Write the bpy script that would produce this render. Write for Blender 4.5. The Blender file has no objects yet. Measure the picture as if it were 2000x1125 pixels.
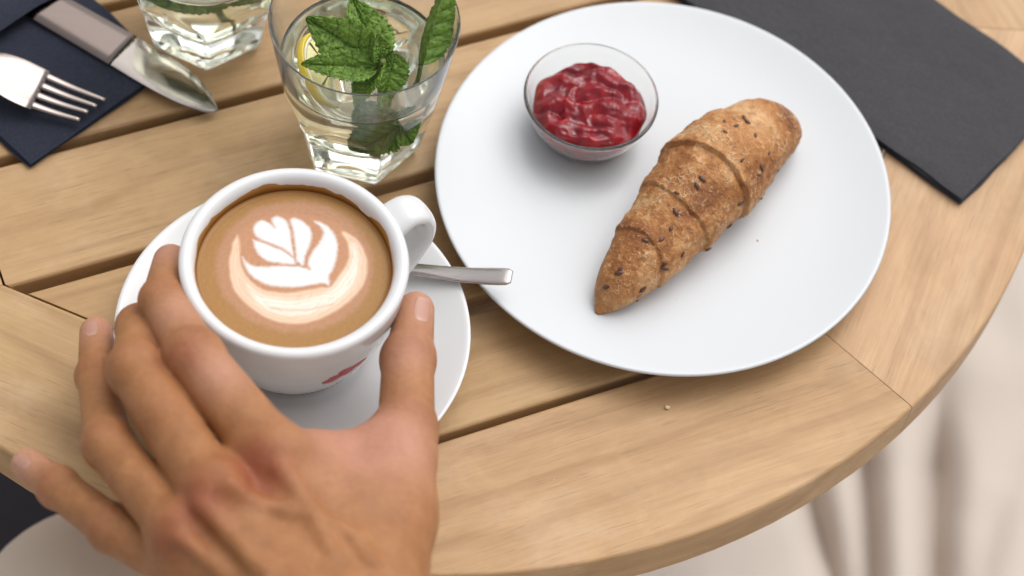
import bpy, bmesh, math, random
import numpy as np
from mathutils import Vector, Matrix, noise as mnoise

random.seed(7)
rng = np.random.default_rng(7)
scene = bpy.context.scene
col = scene.collection
R = math.radians

# ------------------------------------------------------------------ camera
CAM_F, CAM_PITCH, CAM_ROLL, CAM_H = 4305.70, 0.98564, 0.16117, 0.82056   # calibrated on the photo (2000 px wide)
IW, IH = 2000.0, 1125.0
_fw = np.array([0, math.cos(CAM_PITCH), -math.sin(CAM_PITCH)])
_r = np.array([1.0, 0, 0]); _u = np.cross(_r, _fw)
_c, _s = math.cos(CAM_ROLL), math.sin(CAM_ROLL)
CR, CU = _c * _r + _s * _u, -_s * _r + _c * _u
CAMP = np.array([0, 0, CAM_H])
cam = bpy.data.cameras.new('camera'); cam_o = bpy.data.objects.new('camera', cam); col.objects.link(cam_o)
cam.sensor_width = 36; cam.sensor_fit = 'HORIZONTAL'; cam.lens = CAM_F / IW * 36
cam.clip_start = 0.02; cam.clip_end = 60
cam_o.matrix_world = Matrix(((CR[0], CU[0], -_fw[0], 0), (CR[1], CU[1], -_fw[1], 0), (CR[2], CU[2], -_fw[2], CAM_H), (0, 0, 0, 1)))
cam.dof.use_dof = True; cam.dof.focus_distance = 0.945; cam.dof.aperture_fstop = 5.6
scene.camera = cam_o

# ------------------------------------------------------------------ light
SUN_AZ, SUN_EL = R(34), R(60)          # azimuth from +Y towards +X, elevation
world = bpy.data.worlds.new('World'); scene.world = world; world.use_nodes = True
wn = world.node_tree; wn.nodes.clear()
sky = wn.nodes.new('ShaderNodeTexSky'); sky.sky_type = 'NISHITA'; sky.sun_disc = False
sky.sun_elevation = SUN_EL; sky.sun_rotation = SUN_AZ
sky.air_density = 1.0; sky.dust_density = 4.0; sky.ozone_density = 1.0
hs = wn.nodes.new('ShaderNodeHueSaturation'); hs.inputs['Saturation'].default_value = 0.12
bg = wn.nodes.new('ShaderNodeBackground'); bg.inputs['Strength'].default_value = 0.14
wo = wn.nodes.new('ShaderNodeOutputWorld')
wn.links.new(sky.outputs[0], hs.inputs['Color']); wn.links.new(hs.outputs[0], bg.inputs['Color']); wn.links.new(bg.outputs[0], wo.inputs['Surface'])
sun = bpy.data.lights.new('sun', 'SUN'); sun.energy = 0.70; sun.angle = R(72); sun.color = (1.0, 0.975, 0.945)
sun_o = bpy.data.objects.new('sun', sun); col.objects.link(sun_o)
_d = Vector((math.sin(SUN_AZ) * math.cos(SUN_EL), math.cos(SUN_AZ) * math.cos(SUN_EL), math.sin(SUN_EL)))
sun_o.rotation_euler = _d.to_track_quat('Z', 'Y').to_euler(); sun_o.location = _d * 3
vs = scene.view_settings
scene.display_settings.display_device = 'sRGB'
vs.view_transform = 'Standard'; vs.look = 'None'; vs.gamma = 1; vs.use_curve_mapping = False
vs.exposure = 0.37
scene.render.engine = 'CYCLES'
cy = scene.cycles
cy.use_denoising = True
cy.max_bounces = 24; cy.transmission_bounces = 24; cy.glossy_bounces = 6; cy.diffuse_bounces = 4; cy.transparent_max_bounces = 8
cy.blur_glossy = 0.5; cy.sample_clamp_indirect = 6

# ------------------------------------------------------------------ helpers
def px(x, y, z=0.0):
    """the point at height z that was measured at photo position (x, y)"""
    d = (x - IW / 2) / CAM_F * CR + (IH / 2 - y) / CAM_F * CU + _fw
    return CAMP + d * ((z - CAM_H) / d[2])

def tag(o, label=None, cat=None, group=None, kind=None):
    for k, v in (('label', label), ('category', cat), ('group', group), ('kind', kind)):
        if v: o[k] = v
    return o

def empty(name, loc=(0, 0, 0), rz=0.0):
    o = bpy.data.objects.new(name, None); col.objects.link(o)
    o.location = loc; o.rotation_euler = (0, 0, rz); o.empty_display_size = 0.02
    return o

def mesh(name, v, f, m=None, parent=None, smooth=True, loc=None, rz=0.0):
    me = bpy.data.meshes.new(name)
    me.from_pydata([tuple(map(float, p)) for p in v], [], [tuple(map(int, q)) for q in f])
    me.validate(); me.update()
    if smooth: me.polygons.foreach_set('use_smooth', [True] * len(me.polygons))
    o = bpy.data.objects.new(name, me); col.objects.link(o)
    if m: me.materials.append(m)
    if parent: o.parent = parent
    if loc is not None: o.location = loc
    o.rotation_euler = (0, 0, rz)
    return o

def bevel(o, w, seg=3, ang=35):
    b = o.modifiers.new('bevel', 'BEVEL'); b.width = w; b.segments = seg; b.limit_method = 'ANGLE'; b.angle_limit = R(ang)
    b.harden_normals = False
    return o

def subsurf(o, n=1):
    s = o.modifiers.new('subsurf', 'SUBSURF'); s.levels = n; s.render_levels = n
    return o

def catmull(pts, n):
    pts = np.array(pts, float); P = np.vstack([2 * pts[0] - pts[1], pts, 2 * pts[-1] - pts[-2]])
    out = []
    for i in range(1, len(P) - 2):
        for t in np.linspace(0, 1, n, endpoint=False):
            a, b, c, d = P[i - 1], P[i], P[i + 1], P[i + 2]
            out.append(0.5 * (2 * b + (c - a) * t + (2 * a - 5 * b + 4 * c - d) * t * t + (3 * b - a - 3 * c + d) * t ** 3))
    out.append(pts[-1])
    return np.array(out)

def lathe(prof, n=96, closed=False, rfun=None):
    """prof: list of (r, z); returns verts, faces.  rfun(r, z, phi, index) may change the radius"""
    v, f = [], []; m = len(prof)
    for i, (r, z) in enumerate(prof):
        for k in range(n):
            a = 2 * math.pi * k / n
            rr = rfun(r, z, a, i) if rfun else r
            v.append((rr * math.cos(a), rr * math.sin(a), z))
    rows = m if closed else m - 1
    for i in range(rows):
        j = (i + 1) % m
        for k in range(n):
            k2 = (k + 1) % n
            f.append((i * n + k, i * n + k2, j * n + k2, j * n + k))
    return v, f

def grid_faces(nu, nv, wrap_v=False):
    f = []
    for i in range(nu - 1):
        for j in range(nv if wrap_v else nv - 1):
            j2 = (j + 1) % nv
            f.append((i * nv + j, i * nv + j2, (i + 1) * nv + j2, (i + 1) * nv + j))
    return f

def sweep(path, prof_fn, n, up=(0, 0, 1), cap=True):
    """sweep cross-section prof_fn(t)->list of n (a, b) along path; a along side, b along up"""
    path = np.array(path, float); m = len(path); v = []; f = []
    up = np.array(up, float)
    for i in range(m):
        t = path[min(i + 1, m - 1)] - path[max(i - 1, 0)]; t /= np.linalg.norm(t)
        s = np.cross(t, up); s /= np.linalg.norm(s); b = np.cross(s, t)
        for (a, c) in prof_fn(i / (m - 1)):
            v.append(path[i] + s * a + b * c)
    f = grid_faces(m, n, True)
    if cap:
        f.append(tuple(range(n))[::-1]); f.append(tuple((m - 1) * n + k for k in range(n)))
    return v, f

def superellipse(a, b, n=20, e=2.6):
    out = []
    for k in range(n):
        t = 2 * math.pi * k / n; c, s = math.cos(t), math.sin(t)
        out.append((a * math.copysign(abs(c) ** (2 / e), c), b * math.copysign(abs(s) ** (2 / e), s)))
    return out

def fbm(p, o=4):
    return mnoise.fractal(Vector(p), 1.0, 2.0, o)

# ------------------------------------------------------------------ materials
class Mat:
    def __init__(s, name):
        s.m = bpy.data.materials.new(name); s.m.use_nodes = True
        s.t = s.m.node_tree; s.b = s.t.nodes['Principled BSDF']; s.out = s.t.nodes['Material Output']
    def set(s, **k):
        for n, v in k.items():
            n = n.replace('_', ' ')
            key = {'Specular': 'Specular IOR Level', 'Transmission': 'Transmission Weight', 'Subsurface': 'Subsurface Weight',
                   'Coat': 'Coat Weight', 'Sheen': 'Sheen Weight'}.get(n, n)
            i = s.b.inputs[key]
            if key in ('Base Color', 'Sheen Tint', 'Emission Color') and len(v) == 3: v = (*v, 1)
            i.default_value = v
        return s
    def n(s, typ, **k):
        nd = s.t.nodes.new('ShaderNode' + typ)
        for a, v in k.items(): setattr(nd, a, v)
        return nd
    def l(s, a, b): s.t.links.new(a, b)
    def coord(s, scale=(1, 1, 1), rnd=False, rot=(0, 0, 0)):
        tc = s.n('TexCoord'); mp = s.n('Mapping'); mp.inputs['Scale'].default_value = scale; mp.inputs['Rotation'].default_value = rot
        if rnd:
            oi = s.n('ObjectInfo'); mul = s.n('VectorMath', operation='MULTIPLY_ADD')
            cb = s.n('CombineXYZ')
            for i in range(3): s.l(oi.outputs['Random'], cb.inputs[i])
            mul.inputs[1].default_value = (7.3, 3.1, 5.7); s.l(cb.outputs[0], mul.inputs[0]); s.l(tc.outputs['Object'], mul.inputs[2])
            s.l(mul.outputs[0], mp.inputs['Vector'])
        else:
            s.l(tc.outputs['Object'], mp.inputs['Vector'])
        return mp.outputs[0]
    def noise(s, vec, scale, detail=4, rough=0.55, dist=0.0):
        nd = s.n('TexNoise'); nd.inputs['Scale'].default_value = scale; nd.inputs['Detail'].default_value = detail
        nd.inputs['Roughness'].default_value = rough; nd.inputs['Distortion'].default_value = dist
        s.l(vec, nd.inputs['Vector']); return nd.outputs['Fac']
    def ramp(s, fac, stops, interp='LINEAR'):
        nd = s.n('ValToRGB'); cr = nd.color_ramp; cr.interpolation = interp
        while len(cr.elements) < len(stops): cr.elements.new(0.5)
        for e, (p, c) in zip(cr.elements, stops):
            e.position = p; e.color = (*c, 1) if len(c) == 3 else c
        s.l(fac, nd.inputs[0]); return nd.outputs[0]
    def mix(s, a, b, fac, mode='MIX'):
        nd = s.n('Mix', data_type='RGBA', blend_type=mode)
        for v, i in ((fac, nd.inputs[0]), (a, nd.inputs[6]), (b, nd.inputs[7])):
            if hasattr(v, 'is_output'): s.l(v, i)
            else: i.default_value = (*v, 1) if isinstance(v, tuple) and len(v) == 3 else v
        return nd.outputs[2]
    def math(s, op, a, b=0.0, c=0.0):
        nd = s.n('Math', operation=op)
        for v, i in zip((a, b, c), nd.inputs):
            if hasattr(v, 'is_output'): s.l(v, i)
            else: i.default_value = v
        return nd.outputs[0]
    def bump(s, h, dist, strength=1.0, prev=None):
        nd = s.n('Bump'); nd.inputs['Distance'].default_value = dist; nd.inputs['Strength'].default_value = strength
        s.l(h, nd.inputs['Height'])
        if prev is not None: s.l(prev, nd.inputs['Normal'])
        s.l(nd.outputs[0], s.b.inputs['Normal']); return nd.outputs[0]
    def color(s, c): s.l(c, s.b.inputs['Base Color']); return s
    def rough(s, c): s.l(c, s.b.inputs['Roughness']); return s

BLK, WHT = (0, 0, 0), (1, 1, 1)

def wood_material():
    M = Mat('teak_wood')
    big = M.coord((1.6, 16, 16), True)
    n1 = M.noise(big, 1.0, 3, .5, .6)
    oc = M.n('ObjectInfo').outputs['Color']
    c = M.ramp(n1, [(.25, (.435, .258, .115)), (.5, (.52, .325, .158)), (.75, (.60, .400, .218))])
    c = M.mix(c, oc, 1.0, 'MULTIPLY')
    # cathedral figure: bands of a strongly warped field
    wv = M.n('TexWave', wave_type='BANDS', bands_direction='Y', wave_profile='SIN')
    wv.inputs['Scale'].default_value = 14; wv.inputs['Distortion'].default_value = 13; wv.inputs['Detail'].default_value = 3
    wv.inputs['Detail Scale'].default_value = 1.1
    M.l(M.coord((.22, 1, 1), True), wv.inputs['Vector'])
    fig = M.ramp(wv.outputs['Fac'], [(.0, (.80, .76, .72)), (.35, (1, 1, 1)), (1, (1.0, 1.0, 1.0))])
    c = M.mix(c, fig, .60, 'MULTIPLY')
    fib = M.noise(M.coord((26, 520, 520), True), 1.0, 4, .6)
    c = M.mix(c, M.ramp(fib, [(.35, (.86, .83, .80)), (.62, (1.05, 1.05, 1.05))]), .45, 'MULTIPLY')
    por = M.noise(M.coord((70, 1500, 1500), True), 1.0, 2, .5)
    porm = M.ramp(por, [(.60, BLK), (.70, WHT)])
    patch = M.ramp(M.noise(M.coord((9, 38, 38), True), 1.0, 2), [(.40, (.12, .12, .12)), (.62, WHT)])
    pm = M.math('MULTIPLY', porm, patch)
    c = M.mix(c, (.24, .13, .06), M.math('MULTIPLY', pm, .55))
    # pale greyish wear
    wear = M.ramp(M.noise(M.coord((14, 22, 22), True), 1.0, 5, .65), [(.52, BLK), (.75, WHT)])
    c = M.mix(c, (.62, .45, .30), M.math('MULTIPLY', wear, .45))
    mot = M.ramp(M.noise(M.coord((30, 42, 42), True), 1.0, 4, .6, 1.5), [(.35, (.88, .86, .84)), (.6, (1.03, 1.03, 1.03))])
    c = M.mix(c, mot, .6, 'MULTIPLY')
    ln = M.ramp(M.noise(M.coord((5, 300, 300), True), 1.0, 3, .6), [(.64, BLK), (.70, WHT)])
    c = M.mix(c, (.30, .17, .08), M.math('MULTIPLY', M.math('MULTIPLY', ln, patch), .6))
    # little white scuffs
    sc = M.ramp(M.noise(M.coord((240, 520, 300), True), 1.0, 2), [(.79, BLK), (.82, WHT)])
    c = M.mix(c, (.80, .72, .60), M.math('MULTIPLY', sc, .7))
    M.color(c)
    M.rough(M.ramp(fib, [(.2, (.62,) * 3), (.8, (.45,) * 3)]))
    M.set(Specular=.42)
    nb = M.bump(fib, .00035, .6)
    M.bump(pm, .0004, -.5, nb)
    return M.m

def porcelain(name, c=(.70, .70, .70), rough=.16, coat=.25):
    M = Mat(name); M.set(Roughness=rough, Specular=.5, Coat=coat)
    n = M.noise(M.coord((1, 1, 1)), 14, 3)
    M.color(M.mix(c, tuple(x * .965 for x in c), n))
    M.bump(M.noise(M.coord((1, 1, 1)), 60, 2), .0002, .15)
    return M.m

def glass_material(name, tint=(1, 1, 1), ior=1.5, rough=0.0):
    M = Mat(name); M.set(Base_Color=tint, Roughness=rough, Transmission=1.0, IOR=ior)
    return M.m

def steel(name, c=(.34, .305, .285), r=.12):  # default base darkened and warmed to imitate brown reflections
    M = Mat(name); M.set(Base_Color=c, Metallic=1.0)
    n = M.noise(M.coord((60, 900, 900)), 1.0, 3)
    M.rough(M.ramp(n, [(.3, (r * .8,) * 3), (.7, (r * 1.5,) * 3)]))
    M.bump(n, .00005, .15)
    return M.m

def napkin_material(name, c, c2):
    M = Mat(name); M.set(Roughness=.95, Specular=.12, Sheen=.12)
    k = M.coord((1, 1, 1))
    n = M.noise(k, 900, 2, .6); n2 = M.noise(k, 22, 4, .6)
    M.color(M.mix(M.mix(c, c2, n2), tuple(x * 1.2 for x in c2), M.ramp(n, [(.45, BLK), (.8, WHT)])))
    b = M.bump(n, .0004, .5); M.bump(n2, .004, .6, b)
    return M.m

def cloth_material(name, c, c2, scale=1500):
    M = Mat(name); M.set(Roughness=.9, Specular=.2, Sheen=.2)
    k = M.coord((1, 1, 1)); n = M.noise(k, scale, 2, .6); n2 = M.noise(k, 9, 3)
    M.color(M.mix(c, c2, n2)); b = M.bump(n, .0005, .4); M.bump(n2, .01, .2, b)
    return M.m

WOOD = wood_material()
PORC = porcelain('white_porcelain')
PLATEM = porcelain('white_plate_glaze', (.62, .638, .655), rough=.32, coat=.05)
def lightened_glass(name, haze):  # pale diffuse share mixed in to lighten dark glass edges, adding haze
    M = Mat(name); M.set(Base_Color=(.985, 1, .98), Roughness=0.0, Transmission=1.0, IOR=1.38)
    d = M.n('BsdfDiffuse'); d.inputs['Color'].default_value = (.90, .91, .88, 1)
    tr = M.n('BsdfTranslucent'); tr.inputs['Color'].default_value = (.90, .91, .88, 1)
    m1 = M.n('MixShader'); M.l(d.outputs[0], m1.inputs[1]); M.l(tr.outputs[0], m1.inputs[2])
    m2 = M.n('MixShader'); m2.inputs[0].default_value = haze
    M.l(M.b.outputs[0], m2.inputs[1]); M.l(m1.outputs[0], m2.inputs[2]); M.l(m2.outputs[0], M.out.inputs['Surface'])
    return M.m
GLASS = lightened_glass('lightened_clear_glass', .032)
WATER = glass_material('water', (.95, .985, .86), 1.30)
STEEL = steel('polished_steel')
STEELB = steel('brown_reflection_steel', (.22, .178, .160), .14)  # brown of reflected surroundings put into the base colour
STEELF = steel('fork_reflection_steel', (.30, .255, .235), .09)  # darker warm base imitates brown reflections on the fork
STEELS = steel('bright_steel', (.52, .47, .45), .14)
NAPL = napkin_material('navy_napkin_paper', (.022, .026, .040), (.030, .034, .050))
NAPR = napkin_material('charcoal_napkin_paper', (.050, .049, .055), (.066, .063, .066))

# ------------------------------------------------------------------ ground
def build_ground():
    M = Mat('stone_paving'); k = M.coord((1, 1, 1))
    M.color(M.mix((.38, .34, .30), (.46, .42, .38), M.noise(k, 6, 6))); M.set(Roughness=.85)
    M.bump(M.noise(k, 180, 4), .002, .5)
    s = 25
    o = mesh('ground', [(-s, -s, -.74), (s, -s, -.74), (s, s, -.74), (-s, s, -.74)], [(0, 1, 2, 3)], M.m, smooth=False)
    tag(o, kind='structure')
build_ground()

# ------------------------------------------------------------------ table
TC = np.array([-.0654, .7048]); TR = .3117; TA = R(30.1); TT = .026
APO = .2345
def poly_prism(name, pts, z0, z1, parent, rot, m, bw=.0022, skip=(), sharp=None):
    """pts in table coordinates (s along slats, t across); local X of the piece = its grain direction (rot)"""
    pts = np.array(pts); c = pts.mean(0); q = pts - c
    ca, sa = math.cos(-rot), math.sin(-rot)
    q = np.c_[q[:, 0] * ca - q[:, 1] * sa, q[:, 0] * sa + q[:, 1] * ca]
    n = len(q)
    v = [(x, y, z1) for x, y in q] + [(x, y, z0) for x, y in q]
    f = [tuple(range(n)), tuple(range(2 * n - 1, n - 1, -1))] + [(i, n + i, n + (i + 1) % n, (i + 1) % n) for i in range(n)]
    # orient outward
    area = sum(q[i][0] * q[(i + 1) % n][1] - q[(i + 1) % n][0] * q[i][1] for i in range(n))
    if area < 0: f = [tuple(reversed(a)) for a in f]
    o = mesh(name, v, f, m, parent, smooth=True)
    o.location = (c[0], c[1], 0); o.rotation_euler = (0, 0, rot)
    at = o.data.attributes.new('bevel_weight_edge', 'FLOAT', 'EDGE')
    for e in o.data.edges:
        a_, b_ = sorted(e.vertices)
        if (a_ < n) == (b_ < n):
            k_ = a_ % n if (b_ - a_) == 1 else n - 1
            if k_ not in skip: at.data[e.index].value = 1.0
            else: e.use_edge_sharp = True
        elif sharp is None or a_ % n in sharp: e.use_edge_sharp = True
    b = o.modifiers.new('bevel', 'BEVEL'); b.width = bw; b.segments = 3; b.limit_method = 'WEIGHT'
    w = o.modifiers.new('wn', 'WEIGHTED_NORMAL'); w.keep_sharp = True
    return o

def build_table():
    t = empty('cafe_table', (TC[0], TC[1], -.74), TA)
    tag(t, 'round light teak slatted table under all the crockery', 'table')
    top = empty('table_top', (0, 0, .74)); top.parent = t
    # rim: eight mitred segments with straight inner and curved outer edge
    for k in range(8):
        a = k * math.pi / 4 - math.pi / 2
        h = math.pi / 8 - .0006
        ins = [(APO / math.cos(h) * math.cos(a + s * h), APO / math.cos(h) * math.sin(a + s * h)) for s in (-1, 1)]
        arc = [(TR * math.cos(a + x), TR * math.sin(a + x)) for x in np.linspace(h, -h, 17)]
        o = poly_prism('rim_segment', ins + arc, -TT, 0, top, a + math.pi / 2, WOOD, .0018, (1, 18), (0, 1, 2, 18))
        o.color = ((1.03, 1.03, 1.07, 1), (1.09, 1.10, 1.24, 1), (1, 1, 1.05, 1), (.97, .97, .95, 1), (1, 1, 1, 1), (.96, .96, .94, 1), (.98, .98, .96, 1), (.92, .93, .88, 1))[k]
    # slats
    gaps = [(-.2345, -.2310), (-.1785, -.1705), (-.1045, -.0990), (-.0350, -.0300), (.0370, .0420), (.1060, .1110), (.1740, .1790), (.2310, .2345)]
    def octx(tt):      # half-length of the inner octagon at offset tt
        hw = APO * math.tan(math.pi / 8)
        return APO if abs(tt) <= hw else APO - (abs(tt) - hw)
    hw = APO * math.tan(math.pi / 8)
    for (g0, g1) in zip(gaps[:-1], gaps[1:]):
        a, b = g0[1], g1[0]
        ys = sorted([a, b] + [y for y in (-hw, hw) if a < y < b])
        e = .0009
        pts = [(octx(y) - e, y) for y in ys] + [(-octx(y) + e, y) for y in reversed(ys)]
        o = poly_prism('slat', pts, -TT + .002, -.0006, top, 0, WOOD, .0020, tuple(range(len(ys) - 1)) + tuple(range(len(ys), 2 * len(ys) - 1)))
        q = .90 + .09 * random.random(); o.color = (q, q, q * (.95 + .06 * random.random()), 1)
    # support below: cross rail, column, foot
    DK = Mat('dark_metal'); DK.set(Base_Color=(.03, .03, .032), Metallic=.8, Roughness=.5)
    def box(name, x, y, z0, z1, loc=(0, 0)):
        v = [(sx * x, sy * y, z) for z in (z0, z1) for sx, sy in ((-1, -1), (1, -1), (1, 1), (-1, 1))]
        o = mesh(name, v, [(3, 2, 1, 0), (4, 5, 6, 7), (0, 1, 5, 4), (1, 2, 6, 5), (2, 3, 7, 6), (3, 0, 4, 7)], DK.m, t, smooth=False, loc=(loc[0], loc[1], 0))
        return bevel(o, .003, 2)
    for x in (-.13, .13): box('cross_rail', .018, .235, .688, .7138, (x, 0))
    box('cross_rail', .112, .018, .690, .7138)
    v, f = lathe([(.0, .03), (.045, .03), (.034, .06), (.03, .30), (.03, .60), (.05, .689), (.0, .6895)], 32)
    mesh('column', v, f, DK.m, t)
    v, f = lathe([(.0, .0), (.22, .0), (.222, .006), (.21, .014), (.06, .029), (.0, .031)], 64)
    mesh('foot_plate', v, f, DK.m, t)
build_table()

# ------------------------------------------------------------------ plate
PC = np.array([.0604, .6057]); PZ = .0095
def build_plate():
    prof = [(.0, PZ), (.03, PZ), (.055, PZ + .0002), (.070, PZ + .0009), (.082, PZ + .0022), (.092, PZ + .0040), (.1015, PZ + .0061),
            (.1036, PZ + .0067), (.1047, PZ + .0065), (.1050, PZ + .0056), (.1044, PZ + .0043), (.098, PZ + .0012), (.088, PZ - .0032), (.072, PZ - .0068),
            (.066, PZ - .0087), (.062, PZ - .0093), (.058, PZ - .0088), (.055, PZ - .0066), (.03, PZ - .0062), (.0, PZ - .0062)]
    v, f = lathe(prof, 128)
    o = mesh('plate', v, f, PLATEM, None, loc=(PC[0], PC[1], .0003)); subsurf(o, 1)
    tag(o, 'large round white flat plate carrying the bread roll and jam', 'plate')
build_plate()

# ------------------------------------------------------------------ saucer and cup
SC = np.array([-.0892, .4927]); CUPZ = .0075
def build_saucer():
    prof = [(.0, .0070), (.028, .0070), (.0310, .0074), (.0335, .0094), (.040, .0100), (.050, .0112), (.060, .0140), (.068, .0172), (.0732, .0192), (.0750, .0197),
            (.0760, .0192), (.0757, .0182), (.070, .0152), (.060, .0106), (.048, .0066), (.044, .0040), (.042, .0008), (.0400, .0003), (.038, .0010), (.036, .0030), (.0, .0035)]
    v, f = lathe(prof, 112)
    o = mesh('saucer', v, f, PORC, None, loc=(SC[0], SC[1], .0002)); subsurf(o, 1)
    tag(o, 'round white saucer under the coffee cup', 'saucer')
build_saucer()

def cup_outer_r(z):     # outer radius of the cup at world height z
    zs = [.0078, .0095, .012, .015, .020, .026, .033, .042, .052, .061, .0685]
    rs = [.0262, .0272, .0278, .0298, .0332, .0362, .0390, .0420, .0445, .0460, .0467]
    return float(np.interp(z, zs, rs))
CUPRIM = .0722
def build_cup():
    t = empty('coffee_cup', (SC[0], SC[1], CUPZ))
    tag(t, 'white porcelain cup of latte gripped by the hand', 'cup')
    O = [(cup_outer_r(z), z) for z in np.linspace(.0095, .0685, 22)]
    prof = [(.0, .0100), (.020, .0100), (.0215, .0082), (.0238, .0078), (.0262, .0080)] + O
    prof += [(.0469, .0700), (.0466, .0712), (.0458, .0720), (.0445, .0724), (.0430, .0722), (.0417, .0714), (.0408, .0700), (.0403, .0682)]
    prof += [(.0395, .062), (.0380, .052), (.035, .040), (.030, .028), (.022, .0195), (.010, .0165), (.0, .016)]
    prof = [(r, z - CUPZ) for r, z in prof]
    v, f = lathe(prof, 112)
    b = mesh('cup_body', v, f, PORC, t); subsurf(b, 1)
    # handle: loop sweeping out from below the lip and back into the wall
    ha = R(43)
    def hp(r, z): return (r * math.cos(ha), r * math.sin(ha), z - CUPZ)
    path = catmull([hp(.0435, .0600), hp(.0500, .0635), hp(.0560, .0645), hp(.0618, .0605), hp(.0646, .0530), hp(.0632, .0440), hp(.0570, .0355), hp(.0500, .0300), hp(.0385, .0280)], 7)
    side = (-math.sin(ha), math.cos(ha), 0)
    v, f = [], []
    n = 20; m = len(path)
    for i in range(m):
        tt = path[min(i + 1, m - 1)] - path[max(i - 1, 0)]; tt /= np.linalg.norm(tt)
        s = np.array(side); nb = np.cross(s, tt)
        k = i / (m - 1)
        w = .0078 + .0020 * (abs(k - .42) * 2) ** 2.2; th = .0034 + .0012 * (abs(k - .5) * 2) ** 3
        for (a, c) in superellipse(w, th, n, 2.4): v.append(path[i] + s * a + nb * c)
    f = grid_faces(m, n, True)
    h = mesh('cup_handle', v, f, PORC, t); subsurf(h, 1)
    # printed emblem: red flourish and a small line of grey print, laid on the wall
    RED = Mat('red_print'); RED.set(Base_Color=(.50, .025, .05), Roughness=.3)
    GRY = Mat('grey_print'); GRY.set(Base_Color=(.16, .17, .20), Roughness=.35)
    def decal(name, strokes, m, dz=0.0):
        v, f = [], []
        for st in strokes:
            P = catmull(st[0], 5); b0 = len(v); k = len(P)
            for i, (ang, z) in enumerate(P):
                tq = P[min(i + 1, k - 1)] - P[max(i - 1, 0)]
                tx, tz = tq[0] * R(1) * .042, tq[1]; L = math.hypot(tx, tz) or 1; nx, nz = -tz / L, tx / L
                w = st[1] * (math.sin(math.pi * (i + .6) / (k + .2)) ** .5)
                for sgn in (-1, 0, 1):
                    aa = R(ang) + sgn * w * nx / .042; zz = z + sgn * w * nz + dz
                    r = cup_outer_r(zz) + .00012
                    v.append((r * math.cos(aa), r * math.sin(aa), zz - CUPZ))
            for i in range(k - 1):
                for j in range(2):
                    f.append((b0 + i * 3 + j, b0 + (i + 1) * 3 + j, b0 + (i + 1) * 3 + j + 1, b0 + i * 3 + j + 1))
        o = mesh(name, v, f, m, t)
        s = o.modifiers.new('s', 'SOLIDIFY'); s.thickness = .00012
        return o
    a0 = -58
    S = [([(a0 - 5, .0395), (a0 - 2, .0370), (a0 + 2, .0372), (a0 + 4, .0400), (a0 + 2, .0425), (a0 - 2, .0430)], .0017),
         ([(a0 - 4, .0405), (a0, .0392), (a0 + 4, .0410), (a0 + 9, .0418)], .0019),
         ([(a0 + 4, .0440), (a0 + 8, .0452), (a0 + 13, .0440), (a0 + 17, .0446), (a0 + 22, .0438)], .0022),
         ([(a0 + 6, .0422), (a0 + 11, .0420), (a0 + 16, .0428), (a0 + 20, .0418)], .0018),
         ([(a0 + 3, .0455), (a0 + 7, .0470), (a0 + 12, .0462)], .0009),
         ([(a0 + 5, .0398), (a0 + 10, .0392), (a0 + 14, .0400)], .0009)]
    decal('emblem', S, RED.m, .0022)
    rr = random.Random(3)
    G = []
    for i in range(9):
        a = a0 - 16 + i * 3.6; z = .0205 + .0002 * i
        G.append(([(a, z), (a + .7, z + .0011), (a + 1.4, z + .0003), (a + 2.0, z + .0012 * rr.random())], .0006))
    decal('printed_lettering', G, GRY.m)
build_cup()

# ------------------------------------------------------------------ coffee with latte art
def poly_sd(P, poly):
    """signed distance (negative inside) of points P (n,2) to polygon"""
    poly = np.array(poly); d = np.full(len(P), 1e9); inside = np.zeros(len(P), bool)
    n = len(poly)
    for i in range(n):
        a, b = poly[i], poly[(i + 1) % n]
        e = b - a; w = P - a
        t = np.clip((w @ e) / (e @ e + 1e-18), 0, 1)
        d = np.minimum(d, np.hypot(*(w - t[:, None] * e).T))
        c = ((a[1] > P[:, 1]) != (b[1] > P[:, 1]))
        xx = (b[0] - a[0]) * (P[:, 1] - a[1]) / (b[1] - a[1] + 1e-18) + a[0]
        inside ^= c & (P[:, 0] < xx)
    return np.where(inside, -d, d)

COFZ = .0638
def srgb(r, g, b):
    return np.array([((x / 255 + .055) / 1.055) ** 2.4 if x > 10 else x / 3294 for x in (r, g, b)])

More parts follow.
